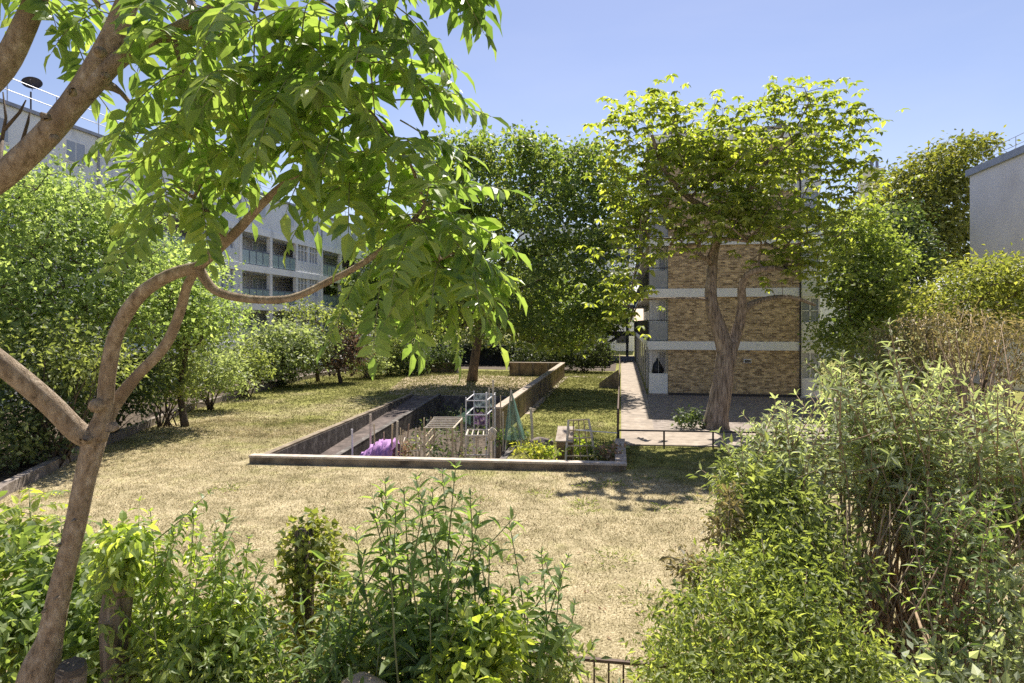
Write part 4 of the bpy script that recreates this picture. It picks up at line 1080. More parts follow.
make_tree('broadleaf_tree', 'twisted forked tree with lime green leaf clusters in front of the brick block',
    [trunk, limbL, limbR, limbR2, limbU, limbV],
    [(628, 125, 24, 20, 22.4, 1.5), (660, 112, 34, 18, 23, 1.6), (718, 130, 44, 30, 24, 2.4), (790, 108, 38, 22, 24.5, 2.2), (832, 135, 34, 34, 24.5, 2.0), (846, 185, 24, 34, 24.5, 1.6), (770, 165, 60, 36, 25, 2.6),
     (690, 180, 44, 30, 23, 2.0), (628, 175, 24, 34, 22.6, 1.4), (632, 235, 24, 40, 22.8, 1.2), (625, 295, 16, 30, 22.8, .8), (800, 225, 44, 34, 24, 2.0), (735, 225, 40, 24, 22.5, 1.4), (790, 262, 36, 22, 23, 1.4), (690, 240, 24, 22, 22.6, 1.0), (775, 215, 30, 25, 21.5, 1.0), (700, 222, 20, 14, 21.4, .8), (735, 155, 46, 26, 22.5, 1.6), (690, 150, 30, 22, 22.5, 1.4), (740, 195, 40, 22, 22, 1.4), (660, 205, 24, 30, 22.4, 1.2)],
    1150, .26, L['fig'], M['bark2'], per=4, sig=.5, seg=.55, r0=.013, tmpl=T_LEAF, aspect=.48, rosette=True, rmin=.0, rough=.03)

# big dark maple on the lawn
b = G(472, 381)
make_tree('lawn_tree', 'tall dense dark green tree with one straight trunk behind the sunken plot',
    [([b, P(474, 365, 41.8), P(477, 345, 41.6), P(482, 320, 41.4), P(492, 290, 41), P(505, 255, 40.5)], [.38, .29, .27, .24, .2, .14]),
     ([P(482, 320, 41.4), P(500, 300, 40.5), P(530, 285, 39.5), P(565, 270, 38.8)], [.24, .15, .11, .08], 1),
     ([P(482, 320, 41.4), P(470, 290, 42), P(460, 255, 42.5)], [.24, .14, .1], 1)],
    [(520, 150, 22, 20, 40, 2.5), (495, 185, 40, 38, 40.5, 3.5), (570, 190, 38, 40, 39, 3.5), (606, 180, 20, 30, 38.5, 2.5), (455, 215, 34, 50, 41, 3.2), (535, 220, 48, 45, 39, 4.5), (598, 240, 32, 45, 38, 3.4),
     (470, 280, 42, 40, 40, 3.6), (540, 285, 50, 36, 38, 4), (600, 292, 26, 34, 37.5, 3), (520, 328, 55, 18, 38, 3.4), (585, 322, 28, 16, 37.5, 2.5), (445, 310, 28, 26, 40.5, 2.5), (450, 165, 28, 34, 41, 2.6), (482, 150, 26, 24, 40.5, 2.4), (440, 205, 24, 40, 41.5, 2.4), (618, 215, 18, 30, 38, 2), (545, 165, 28, 26, 39.5, 2.5), (590, 160, 18, 18, 38.5, 2), (560, 338, 34, 12, 37.8, 2.6), (490, 240, 40, 34, 42, 3)],
    1150, .22, L['maple'], M['bark3'], per=34, sig=.45, seg=1.0, r0=.016, tmpl=T_LOBE, aspect=1.0, flat=.5, rmin=.02, upness=.55)

# left sycamore masses
def simple_tree(name, label, px, t, py_top, lobes, n, leaf, lm, r=.2, per=12, sig=.4, bark='bark3', tmpl=T_DIAMOND, aspect=.75, r0=.014, flat=.55, group=None, seg=.8, zb=0.0, upness=.7):
    b = P(px, 322, t); b[2] = zb; top = P(px, py_top, t)
    return make_tree(name, label, straight_trunk(b, b * .35 + top * .65, r, .12), lobes, n, leaf, lm, M[bark], per=per, sig=sig, seg=seg, r0=r0, tmpl=tmpl, aspect=aspect, flat=flat, group=group, rmin=.012, upness=upness)
simple_tree('sycamore_tree', 'large bright sunlit sycamore at the far left in front of the white block', 40, 20.5, 200,
    [(25, 215, 50, 42, 20.5, 2.4), (90, 235, 45, 42, 20.5, 2.2), (-30, 260, 50, 60, 20, 2.4), (50, 285, 70, 45, 19.5, 2.4), (140, 275, 40, 45, 21, 2), (20, 335, 60, 34, 19, 2), (105, 325, 45, 34, 20, 1.8), (60, 190, 36, 26, 20.5, 1.8), (5, 178, 34, 26, 20.5, 1.8), (120, 222, 36, 30, 21, 1.8), (-10, 310, 50, 50, 18.5, 2)],
    800, .12, L['left'], per=38, sig=.47, r=.22, tmpl=T_LOBE, aspect=.9, upness=.45)
simple_tree('sycamore_tree', 'smaller layered tree right of the large sycamore by the left block', 185, 24, 250,
    [(185, 265, 32, 26, 24, 1.6), (165, 300, 40, 26, 23.5, 1.8), (210, 315, 30, 22, 24.5, 1.5), (180, 338, 36, 18, 23.5, 1.5)], 320, .12, L['left'], per=34, sig=.45, r=.12, tmpl=T_LOBE, aspect=.9, upness=.45)
simple_tree('dogwood_tree', 'pale layered shrub tree in the left bed below the balconies', 283, 39, 320,
    [(285, 338, 30, 20, 39, 2.2), (262, 352, 26, 20, 38.5, 2), (310, 350, 24, 22, 39, 2), (285, 362, 34, 16, 38, 1.8)], 330, .2, L['pale'], per=20, sig=.34, r=.12, flat=.4)
simple_tree('dogwood_tree', 'dense green tree behind the pale layered shrub tree', 318, 42, 305,
    [(300, 312, 28, 14, 43, 2), (330, 325, 26, 20, 42, 2), (355, 322, 18, 16, 43, 1.6)], 130, .2, L['mid'], per=14, sig=.35, r=.12)
simple_tree('purple_tree', 'dark purple leaved small tree at the back of the left bed', 341, 41, 330,
    [(342, 348, 22, 24, 41, 1.6), (335, 362, 24, 14, 40.5, 1.4), (358, 352, 14, 22, 41.5, 1.2)], 130, .18, L['red'], per=14, sig=.3, r=.12)
# right hand trees
simple_tree('ash_tree', 'bright green tree growing against the right side of the brick block', 862, 29, 220,
    [(858, 235, 28, 32, 29.5, 2), (880, 262, 24, 26, 29, 1.8), (855, 285, 30, 30, 28.5, 2), (885, 310, 30, 26, 28, 1.8), (850, 335, 32, 24, 28, 1.8)], 560, .16, L['ash'], per=26, sig=.38, r=.16)
simple_tree('conifer_tree', 'tall golden topped dense tree beside the mauve rendered wall', 930, 52, 160,
    [(957, 156, 34, 17, 52, 3), (925, 178, 46, 22, 52, 3.5), (900, 205, 36, 30, 51, 3.2), (950, 205, 40, 36, 51.5, 3.6), (925, 245, 50, 36, 50.5, 3.6), (960, 260, 34, 34, 51, 3)],
    620, .36, L['gold'], per=30, sig=.62, r=.35, aspect=.5, flat=.45, seg=1.4)
simple_tree('conifer_tree', 'dark evergreen tree between the bright green tree and the golden tree', 893, 44, 215,
    [(890, 230, 26, 30, 44, 2.4), (905, 265, 26, 30, 43.5, 2.4), (885, 300, 36, 26, 43, 2.4)], 320, .28, L['dark'], per=26, sig=.5, r=.25, aspect=.5)
simple_tree('laburnum_tree', 'spreading olive green tree below the mauve rendered wall', 985, 21, 270,
    [(985, 282, 40, 22, 21, 1.8), (1010, 275, 30, 20, 21, 1.6), (945, 300, 32, 20, 21, 1.6), (990, 315, 46, 20, 20.5, 1.6), (1040, 300, 34, 34, 21, 1.8)], 480, .15, L['ivy'], per=20, sig=.3, r=.12, aspect=.5)
make_bush('dry_shrub', 'brownish twiggy shrub with drooping dry stems at right', G(970, 480), [(960, 335, 46, 30, 17.5, 1.4), (1015, 350, 40, 36, 17.5, 1.4), (915, 345, 36, 30, 18, 1.3)], 520, 14, .10, L['olive'], M['brownstem'], .2, .4, droop=.9, n_stems=70)
make_bush('mixed_shrub', 'mid green shrub between the brick block and the dry shrub', G(865, 445), [(860, 372, 40, 34, 20.5, 1.5), (900, 360, 32, 30, 20.5, 1.4), (905, 395, 44, 34, 19, 1.4)], 420, 12, .13, L['mid'], None, .25, .5)

# shrubs of the left bed
def bedbush(px, py, rx, ry, t, mat, label, n=240, leaf=.13, name='shrub', rt=None, per=12, aspect=.6, **k):
    b = P(px, 322, t); b[2] = .02
    return make_bush(name, label, b, [(px, py, rx, ry, t, rt or rx * t / F * .8), (px - rx * .5, py + ry * .35, rx * .7, ry * .7, t, rx * t / F * .6), (px + rx * .5, py + ry * .3, rx * .7, ry * .7, t, rx * t / F * .6)],
                     n, per, leaf, mat, None, .22, aspect, **k)
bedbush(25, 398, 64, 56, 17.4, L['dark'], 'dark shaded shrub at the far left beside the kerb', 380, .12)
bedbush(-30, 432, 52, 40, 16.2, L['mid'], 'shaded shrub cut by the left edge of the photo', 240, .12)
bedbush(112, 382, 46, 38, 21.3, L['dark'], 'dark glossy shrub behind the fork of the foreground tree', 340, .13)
bedbush(60, 355, 60, 34, 17.5, L['mid'], 'dull green shrub under the large sycamore', 300, .13)
bedbush(165, 372, 30, 30, 24, L['mid'], 'grey green rounded shrub left of the clipped bright shrub', 220, .13)
bedbush(210, 368, 34, 26, 28.5, L['pale'], 'bright rounded shrub beside the lawn edge', 300, .15)
bedbush(245, 362, 24, 22, 33.5, L['mid'], 'flowering speckled shrub left of the pale layered tree', 180, .15)
bedbush(272, 376, 16, 8, 38.5, L['dark'], 'low dark shrub under the pale layered tree', 90, .16)
bedbush(368, 357, 17, 15, 44.5, L['pale'], 'pale dry looking shrub right of the purple tree', 170, .17)
bedbush(388, 345, 16, 28, 47, L['mid'], 'tall loose shrub behind the pale dry shrub', 170, .18)
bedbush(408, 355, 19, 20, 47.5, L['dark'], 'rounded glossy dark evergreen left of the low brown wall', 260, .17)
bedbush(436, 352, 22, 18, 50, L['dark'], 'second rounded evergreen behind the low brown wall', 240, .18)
# hedge and trees behind the fence, far side of the lawn
for px, py, rx, ry, t, mm, lab in [(545, 350, 32, 16, 52, 'shaded_hedge', 'dark loose shrub in front of the screened fence'), (585, 348, 26, 20, 50.5, 'shaded_hedge', 'arching green shrub left of the walkway end'), (508, 347, 26, 13, 58.5, 'shaded_hedge', 'dark shrub above the middle of the screened fence'), (478, 342, 26, 14, 59, 'shaded_hedge', 'shrub behind the screened fence right of the tree trunk')]:
    bedbush(px, py, rx, ry, t, L[mm], lab, 220, .22)
for px, t, top, lobes, mm, lab in [
    (395, 62, 250, [(400, 262, 40, 40, 62, 4), (372, 300, 34, 34, 62, 4), (420, 310, 34, 30, 61, 3.5)], 'maple', 'tall green background tree left of the big lawn tree'),
    (440, 75, 230, [(440, 262, 36, 40, 75, 4), (470, 300, 40, 36, 74, 4), (432, 318, 30, 24, 73, 4)], 'mid', 'background tree directly behind the left half of the big lawn tree'),
    (540, 78, 250, [(530, 285, 44, 40, 78, 4), (570, 305, 40, 34, 77, 4), (500, 318, 34, 24, 76, 4)], 'mid', 'background tree directly behind the right half of the big lawn tree'),
    (600, 66, 270, [(596, 312, 22, 22, 66, 2.6), (578, 325, 20, 20, 65, 2.6)], 'maple', 'background tree beside the left end of the access bridge')]:
    simple_tree('background_tree', lab, px, t, top, lobes, 240, .42, L[mm], r=.3, per=30, sig=.8, seg=1.6)
simple_tree('background_tree', 'background tree at the far right beyond the golden tree', 850, 60, 200, [(852, 230, 24, 26, 60, 3), (870, 262, 26, 30, 60, 3)], 170, .36, L['mid'], r=.3, per=26, sig=.6, seg=1.6)
# ================================================================== FOREGROUND COMPOUND-LEAVED TREE
def pl(l): return [P(a, b, t) for a, b, t in l]
b0 = P(28, 760, 4.6); b0[2] = 0.0
sk = Skel()
tr = sk.chain([b0, P(36, 705, 4.55), P(41, 668, 4.52), P(50, 638, 4.5), P(61, 585, 4.5), P(74, 532, 4.5), P(85, 479, 4.5), P(95, 438, 4.5)], [.18, .14, .122, .082, .070, .067, .069, .078], None, 4)
fork = tr[-1]
A_ = sk.chain(pl([(78, 432, 4.45), (48, 402, 4.35), (2, 364, 4.2), (-60, 318, 4.05), (-118, 262, 3.9), (-95, 222, 3.8), (-40, 198, 3.75), (0, 178, 3.7), (60, 120, 3.65), (103, 55, 3.6), (132, -8, 3.55), (160, -80, 3.5)]),
              [.072, .069, .068, .068, .068, .069, .07, .07, .066, .06, .055, .048], fork, 4)
sk.chain(pl([(-85, 160, 3.85), (-40, 110, 3.9), (2, 68, 3.9), (25, 25, 3.85), (46, -25, 3.8)]), [.08, .075, .07, .062, .05], A_[4 * 5 - 1], 4)
# side branch off the upper limb
i0 = A_[4 * 9 + 1]
S_ = sk.chain(pl([(112, 66, 3.6), (138, 50, 3.58), (170, 33, 3.5), (205, 14, 3.42), (240, -6, 3.35), (300, -30, 3.2)]), [.046, .042, .037, .032, .026, .018], A_[4 * 9 - 2], 4)
B_ = sk.chain(pl([(104, 412, 4.5), (108, 372, 4.45), (117, 332, 4.4), (138, 297, 4.3), (168, 276, 4.25), (198, 267, 4.2)]), [.055, .052, .048, .045, .041, .036], fork, 4)
C_ = sk.chain(pl([(112, 408, 4.6), (136, 377, 4.6), (165, 346, 4.55), (180, 312, 4.5), (188, 284, 4.42), (204, 258, 4.35)]), [.05, .038, .036, .033, .03, .027], fork, 4)
D_ = sk.chain(pl([(235, 233, 4.1), (262, 204, 3.95), (290, 180, 3.8), (325, 165, 3.6)]), [.03, .025, .02, .014], B_[-1], 4)
E_ = sk.chain(pl([(215, 290, 4.2), (250, 299, 4.1), (292, 298, 4.0), (330, 281, 3.9), (362, 264, 3.75), (400, 235, 3.55), (425, 205, 3.4)]), [.03, .027, .024, .022, .02, .016, .011], B_[-1], 4)
shoots = [(325, 140, 3.6, 8, .5), (425, 205, 3.4, 8, .55), (405, 228, 3.55, 7, .5), (395, 145, 3.3, 7, .5), (345, 100, 3.3, 8, .55), (300, 50, 3.2, 8, .55), (370, 50, 3.1, 7, .45),
          (240, 80, 3.3, 7, .55), (255, 10, 3.2, 7, .55), (180, 65, 3.5, 7, .5), (205, 130, 3.7, 7, .48), (265, 120, 3.7, 6, .5), (175, 185, 4.0, 6, .45), (145, 125, 3.8, 6, .5), (225, 165, 4.1, 5, .4), (320, 0, 3.0, 7, .5),
          (390, -5, 3.0, 6, .4), (430, -42, 2.9, 5, .4), (100, 5, 3.8, 6, .45), (40, -20, 3.9, 6, .4), (180, -5, 3.4, 7, .5), (440, 260, 3.4, 5, .42), (350, 175, 3.6, 6, .45), (290, 90, 3.5, 6, .5), (470, 270, 3.4, 4, .35)]
root_cands = list(range(len(sk.p)))
shoot_ids = []
for (px, py, t, n, ln) in shoots:
    q = P(px, py, t); A = np.array(sk.p); d = np.linalg.norm(A - q, axis=1)
    pen = np.array([0.0 if sk.fixed.get(i, .01) < .055 else .5 for i in range(len(A))])
    i = int(np.argmin(d + pen))
    if d[i] < .05: shoot_ids.append(i); continue
    m = sk.p[i] * .5 + q * .5 + np.array([0, 0, .06])
    r0 = min(.020, sk.fixed.get(i, .02))
    ids = sk.chain([m, q], [r0 * .75, .009], i, 4); shoot_ids.append(ids[-1])
sk.radii(.006)
T_ = thing('compound_leaf_tree', b0, 'leaning smooth barked foreground tree with large feather like compound leaves at left', 'tree')
mb = sk.tubes(16, 0, .0)
mb.build('trunk', M['bark'], T_, True)
# cut stem rising from the same stool with a dark sawn top
ct = P(72, 668, 4.38)
mb = MB(); cb = np.array([ct[0] - .20, ct[1] + .12, 0]); mb.tube([cb, cb * .5 + ct * .5 + [-.02, 0, 0], ct], [.13, .10, .088], 16, .05)
cs_ = mb.build('cut_stem', M['bark'], T_, True)
mb = MB(); ax_ = unit(np.array([.12, -.25, 1.0])); mb.tube([ct - [0, 0, .01], ct + ax_ * .03], [.088, .074], 16, .10); o = mb.build('sawn_top', M['cutwood'], T_); 
# swollen base and branch scars
for (px, py, t, r) in [(72, 92, 3.48, .03), (100, 52, 3.42, .035), (46, 118, 3.5, .03), (54, 138, 3.5, .03), (105, 76, 3.45, .028), (96, 405, 4.38, .055), (112, 428, 4.4, .05), (86, 440, 4.38, .045), (60, 545, 4.36, .018), (58, 598, 4.35, .02), (45, 610, 4.36, .018), (75, 520, 4.36, .018)]:
    q = P(px, py, t); mb = MB(); k = unit(rand_dirs(1)[0]) * r * .5
    mb.tube([q - k - [0, .03, 0], q - k * .3, q + k * .5, q + k], [r * .3, r * .9, r * .85, r * .25], 9, .08); mb.build('branch_scar', M['bark'], T_, True)
# two bare dead twigs at far left
mb = MB()
for l in ([(2, 140, 4.2), (6, 118, 4.2), (3, 92, 4.2)], [(4, 130, 4.2), (20, 112, 4.2), (26, 100, 4.2)], [(22, 143, 4.2), (28, 122, 4.2), (30, 112, 4.2)]):
    mb.tube(pl(l), [.012, .009, .004], 5)
mb.tube(pl([(-20, 190, 3.85), (0, 160, 4.1), (2, 140, 4.2)]), [.015, .014, .012], 5)
mb.tube(pl([(-20, 190, 3.85), (8, 165, 4.1), (22, 143, 4.2)]), [.015, .012, .011], 5)
mb.build('dead_twig', M['bark3'], T_, True)
lv = Leaves(); st = MB()
def compound(lv, st, base, d, length, pairs, ll, droop, roll=0.0, wid=.36, r=.0045):
    n = pairs + 2; pts = [np.asarray(base, float)]; d = unit(d); seg = length / n
    for k in range(n):
        d = unit(d + np.array([0, 0, -droop / n])); pts.append(pts[-1] + d * seg)
    pts = np.array(pts); st.tube(pts, np.linspace(r, r * .4, len(pts)), 4, cap=False)
    T = unit(np.gradient(pts, axis=0))
    side = unit(np.cross(T, [0, 0, 1.0]) + 1e-6); side[:] = unit(side.mean(0))
    up = np.cross(side, T)
    if roll: 
        s2 = side * math.cos(roll) + up * math.sin(roll); up = up * math.cos(roll) - side * math.sin(roll); side = s2
    P_, D_, N_, S_ = [], [], [], []
    for k in range(2, n):
        f = (k - 2) / max(1, n - 3); size = ll * (1.0 - .35 * abs(f - .35) - .18 * f) * (.78 + .4 * R.random())
        for sg in (1, -1):
            if R.random() < .03: continue
            dd = side[k] * sg * (.92 + .16 * R.random()) + T[k] * (.28 + .2 * R.random()) + np.array([0, 0, -.22 - .35 * R.random()])
            P_.append(pts[k] + T[k] * seg * .25 * R.standard_normal() * .4); D_.append(dd); N_.append(up[k] + R.standard_normal(3) * .22 + sg * side[k] * .18); S_.append(size)
    P_.append(pts[-1]); D_.append(T[-1] + np.array([0, 0, -.2])); N_.append(up[-1]); S_.append(ll * .75)
    S_ = np.array(S_); lv.add(np.array(P_), np.array(D_) + .18 * R.standard_normal((len(S_), 3)), np.array(N_) + .2 * R.standard_normal((len(S_), 3)), S_, S_ * wid * (.8 + .4 * R.random(len(S_))), T_LEAF)
for (px, py, t, n, ln) in shoots:
    q = P(px, py, t)
    for k in range(n):
        a = k * 2.4 + R.random() * .5
        el = .55 - 1.0 * (k / n) + .2 * R.standard_normal()
        d = np.array([math.cos(a) * math.cos(el), math.sin(a) * math.cos(el), math.sin(el)])
        L_ = ln * (.75 + .5 * R.random())
        compound(lv, st, q - np.array([0, 0, .012 * k]), d, L_, int(L_ / .062), .195 * (.85 + .3 * R.random()), .9 + .7 * R.random(), .25 * R.standard_normal())
# long drooping sprays on the right hand edge and bottom
for (px, py, t, dx, dz, ln) in [(425, 205, 3.4, .75, -.15, .55), (430, 212, 3.35, .6, -.6, .6), (425, 210, 3.45, .3, -.9, .55), (440, 240, 3.4, .55, -.45, .55), (395, 100, 3.3, .8, .1, .5), (385, 85, 3.2, .9, .0, .45), (400, 120, 3.3, .8, -.35, .5),
                               (385, 245, 3.5, -.1, -1, .6), (400, 240, 3.4, .2, -1, .6), (365, 265, 3.6, -.35, -.8, .5), (445, 285, 3.4, .2, -.9, .4), (465, 280, 3.4, .5, -.7, .4), (400, 260, 3.5, .1, -1, .55), (440, -38, 2.9, .5, -.5, .35), (470, -40, 2.9, .3, -.8, .25), (410, 20, 3.0, .5, -.6, .4), (90, 85, 4.0, .3, -.5, .4), (75, 40, 3.9, .4, -.7, .4), (160, 150, 3.8, -.6, -.2, .5), (200, 190, 3.9, .3, -.8, .5), (170, 215, 4.0, -.5, -.5, .5)]:
    compound(lv, st, P(px, py, t), dx * RIGHT + dz * UP + FWD * R.standard_normal() * .3, ln, int(ln / .056), .185, .5, .4 * R.standard_normal())
st.build('leaf_stalk', M['stem'], T_)
lv.build('foliage', L['ail'], T_)

# young sapling of the same kind at far left
def sapling(px, py, t, label, n=8, ln=.35, ll=.12, h=None, mat='ail', stemr=.012):
    top = P(px, py, t); b = top.copy(); b[2] = 0
    s = thing('sapling', b, label, 'sapling'); mb = MB(); mb.tube([b, b * .5 + top * .5 + [.03, .02, 0], top], [stemr * 1.6, stemr * 1.2, stemr * .7], 6); mb.build('stem', M['stem'], s, True)
    lv = Leaves(); st = MB()
    for k in range(n):
        a = k * 2.4; el = .7 - .9 * k / n; d = np.array([math.cos(a) * math.cos(el), math.sin(a) * math.cos(el), math.sin(el)])
        compound(lv, st, top - [0, 0, .03 * k], d, ln * (.8 + .4 * R.random()), 7, ll, .9, 0)
    st.build('leaf_stalk', M['stem'], s); lv.build('foliage', L[mat], s)
sapling(30, 502, 6.6, 'young sapling with feathery bright leaves left of the leaning trunk', 10, .42, .14, mat='lime')
sapling(62, 530, 6.2, 'smaller sapling half hidden behind the leaning trunk', 8, .4, .13, mat='nettle')

# ================================================================== STEMMED SHRUBS
def stemmed(name, label, base, tips, stemm, leafm, ll, wid, node=.09, bare=.35, pairs=True, cat='shrub', r=.012, bow=.25, droop=.35, tmpl=T_LEAF, whorl=4, group=None, spread=.15, side=0, spike=False, k=6):
    """stems from a base to given tips carrying opposite leaves"""
    base = np.asarray(base, float); T_ = thing(name, base, label, cat, group)
    mb = MB(); lv = Leaves()
    def leafy(path, rad, bare, scale=1.0):
        pts = np.asarray(path); seg = np.linalg.norm(np.diff(pts, axis=0), axis=1); s = np.concatenate([[0], np.cumsum(seg)]); Lg = s[-1]
        m = int(Lg * (1 - bare) / node)
        if m < 2: m = 2
        ss = Lg * bare + (Lg * (1 - bare)) * (np.arange(m) + .5) / m
        Q = np.stack([np.interp(ss, s, pts[:, c]) for c in range(3)], 1); Tn = unit(np.gradient(Q, axis=0)) if m > 1 else unit(pts[-1:] - pts[-2:-1])
        ref = rand_dirs(1)[0]; u = unit(np.cross(Tn, ref)); v = np.cross(Tn, u)
        f = (np.arange(m) + .5) / m
        size = ll * scale * (.65 + .5 * np.sin(np.pi * np.minimum(1, .25 + f * .75))) * np.where(f > .93, .6, 1)
        for j in range(m):
            a0 = (j % 2) * 1.571 + .35 * R.standard_normal(); cnt = 2 if pairs else 1
            if f[j] > .9: cnt = whorl
            for q in range(cnt):
                a = a0 + q * 6.283 / cnt
                o = u[j] * math.cos(a) + v[j] * math.sin(a)
                lift = .45 + (.5 if f[j] > .85 else 0)
                dd = o + Tn[j] * lift + np.array([0, 0, -droop * (.4 + R.random()) * (.3 if f[j] > .9 else 1)]); s_ = size[j] * (.75 + .5 * R.random())
                lv.add(Q[j][None], dd[None], (Tn[j] + .25 * R.standard_normal(3) + [0, 0, .4])[None], s_, s_ * wid, tmpl)
    for tip in tips:
        tip = np.asarray(tip, float); b = base + np.array([*(R.standard_normal(2) * spread), 0]); b[2] = base[2]
        h = tip - b; side_v = np.array([h[0], h[1], 0]) * -bow * R.random() + rand_dirs(1)[0] * .06 * np.linalg.norm(h) * np.array([1, 1, 0])
        ts = np.linspace(0, 1, 9); path = [b + h * t_ + side_v * math.sin(math.pi * t_) for t_ in ts]
        mb.tube(path, r * (1.15 - .85 * ts), k)
        leafy(path, r, bare)
        for _ in range(side):
            t_ = .4 + .5 * R.random(); p0 = b + h * t_ + side_v * math.sin(math.pi * t_)
            d = unit(h) * .8 + rand_dirs(1)[0] * .9; d[2] = abs(d[2]) + .1
            Lb = (.18 + .3 * R.random()) * np.linalg.norm(h) * .55; p2 = p0 + unit(d) * Lb
            pp = [p0, (p0 + p2) / 2 + [0, 0, -.03 * Lb], p2]; mb.tube(pp, [r * .55, r * .4, r * .2], 4)
            leafy(pp, r * .4, .1, .85)
    mb.build('stem', stemm, T_, True); lv.build('foliage', leafm, T_)
    return T_

# central tall shoots
def tips(l): return [P(a, b, t) for a, b, t in l]
def gb(px, t, z=0.0): q = P(px, 322, t); q[2] = z; return q
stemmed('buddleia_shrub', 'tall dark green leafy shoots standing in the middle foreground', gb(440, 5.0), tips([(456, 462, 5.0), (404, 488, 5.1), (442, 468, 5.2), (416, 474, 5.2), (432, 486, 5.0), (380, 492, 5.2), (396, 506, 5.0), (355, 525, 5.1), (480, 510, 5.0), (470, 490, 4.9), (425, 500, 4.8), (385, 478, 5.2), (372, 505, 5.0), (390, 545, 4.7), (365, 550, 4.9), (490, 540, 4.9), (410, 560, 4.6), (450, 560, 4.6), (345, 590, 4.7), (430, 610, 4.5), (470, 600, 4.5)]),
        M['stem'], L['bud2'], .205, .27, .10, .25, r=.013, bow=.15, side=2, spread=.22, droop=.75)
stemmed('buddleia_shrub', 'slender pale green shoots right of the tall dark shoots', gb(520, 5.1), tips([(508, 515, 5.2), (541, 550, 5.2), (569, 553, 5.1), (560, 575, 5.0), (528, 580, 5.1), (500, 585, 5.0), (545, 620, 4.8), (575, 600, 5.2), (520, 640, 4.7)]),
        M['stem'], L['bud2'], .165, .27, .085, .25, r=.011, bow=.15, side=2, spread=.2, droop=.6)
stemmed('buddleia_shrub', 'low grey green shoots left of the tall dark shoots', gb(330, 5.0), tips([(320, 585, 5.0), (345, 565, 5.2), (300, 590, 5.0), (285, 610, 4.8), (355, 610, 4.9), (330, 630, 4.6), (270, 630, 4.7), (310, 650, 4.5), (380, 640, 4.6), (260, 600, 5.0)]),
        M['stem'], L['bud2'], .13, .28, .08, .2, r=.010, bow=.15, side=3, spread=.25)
make_bush('yellow_shrub', 'small yellow green leaved shrub at the bottom centre', gb(485, 4.6), [(480, 655, 34, 30, 4.6, .22), (500, 625, 22, 20, 4.7, .18), (465, 690, 40, 24, 4.4, .25)], 170, 7, .085, L['lime'], M['stem'], .07, .5, tmpl=T_LEAF, n_stems=14, stem_r=.006)
make_bush('low_shrub', 'dark tangled low growth behind the tall dark shoots', gb(400, 5.35), [(395, 625, 45, 36, 5.4, .3), (345, 655, 50, 36, 5.2, .3), (470, 655, 50, 36, 5.2, .3), (420, 675, 90, 34, 5.0, .4), (560, 660, 26, 20, 5.0, .2)], 300, 9, .085, L['mid'], M['stem'], .09, .4, n_stems=50, stem_r=.006)
q = P(362, 690, 4.5)
tag(blob('garden_stone', q + [0, 0, -.05], .19, .16, .14, M['stone'], lump=.14, sharp=.8), 'pinkish pale stone at the bottom edge among the shoots', 'stone')
mb = MB(); mb.prism((q[0] - .5, q[1] + .05), (q[0] + .6, q[1] + .05), .45, 0, q[2] - .16)
tag(mb.build('low_wall', M['conc']), 'low wall carrying the pinkish stone at the bottom edge', 'wall')

# left leafy shrub with long drooping leaves
stemmed('leafy_shrub', 'dense bright green shrub with drooping pointed leaves at lower left', gb(195, 5.2), tips([(150, 508, 5.2), (195, 500, 5.3), (230, 508, 5.3), (130, 525, 5.1), (175, 525, 5.0), (215, 530, 5.0), (250, 535, 5.3), (262, 560, 5.2), (120, 560, 5.0), (160, 560, 4.9), (200, 560, 4.8), (240, 580, 4.9), (110, 600, 4.9), (150, 600, 4.7), (190, 610, 4.6), (230, 620, 4.7), (260, 610, 5.0), (210, 650, 4.5), (250, 655, 4.6), (170, 650, 4.5), (140, 545, 5.2), (185, 580, 4.7), (265, 650, 4.8), (220, 555, 4.9), (165, 535, 5.2)]),
        M['stem'], L['laurel'], .135, .33, .06, .2, r=.010, bow=.1, side=5, spread=.3, droop=1.1)
make_bush('leafy_shrub', 'dense small leaved green growth below the drooping leaved shrub', gb(220, 4.9), [(225, 640, 40, 40, 5.1, .4), (240, 675, 50, 30, 4.8, .4), (170, 665, 40, 34, 4.9, .4)], 260, 11, .075, L['jas'], M['stem'], .085, .5, n_stems=30, stem_r=.007)
make_bush('nettle_patch', 'bright green weedy growth in the lower left corner', gb(40, 5.6), [(20, 590, 60, 50, 5.9, .6), (80, 600, 40, 50, 5.9, .5), (30, 650, 80, 50, 5.3, .6), (100, 640, 40, 60, 5.5, .4), (-20, 560, 40, 40, 6.2, .5)], 560, 9, .11, L['nettle'], M['stem'], .10, .48, tmpl=T_LEAF, n_stems=60, stem_r=.006, cat='weeds')
# ivy clad dead trunk
q = gb(120, 5.0); tq = P(122, 552, 5.0)
T_ = thing('dead_tree', q, 'grey dead trunk partly covered by leaves at lower left', 'tree trunk')
mb = MB(); mb.tube([q + [-.05, 0, -.03], q * .5 + tq * .5 + [-.02, 0, 0], P(116, 620, 5.0), P(120, 580, 5.0), tq], [.13, .12, .11, .10, .09], 14, .08); mb.build('trunk', M['bark2'], T_, True)
lv = Leaves(); cc = np.array([P(122 + 8 * R.standard_normal(), 532 + 48 * R.random() ** 1.4, 4.92 + .10 * R.standard_normal()) for _ in range(80)]); clump_leaves(lv, cc, 8, .05, .085, .5, 1, .9, T_LEAF); lv.build('climber', L['laurel'], T_)
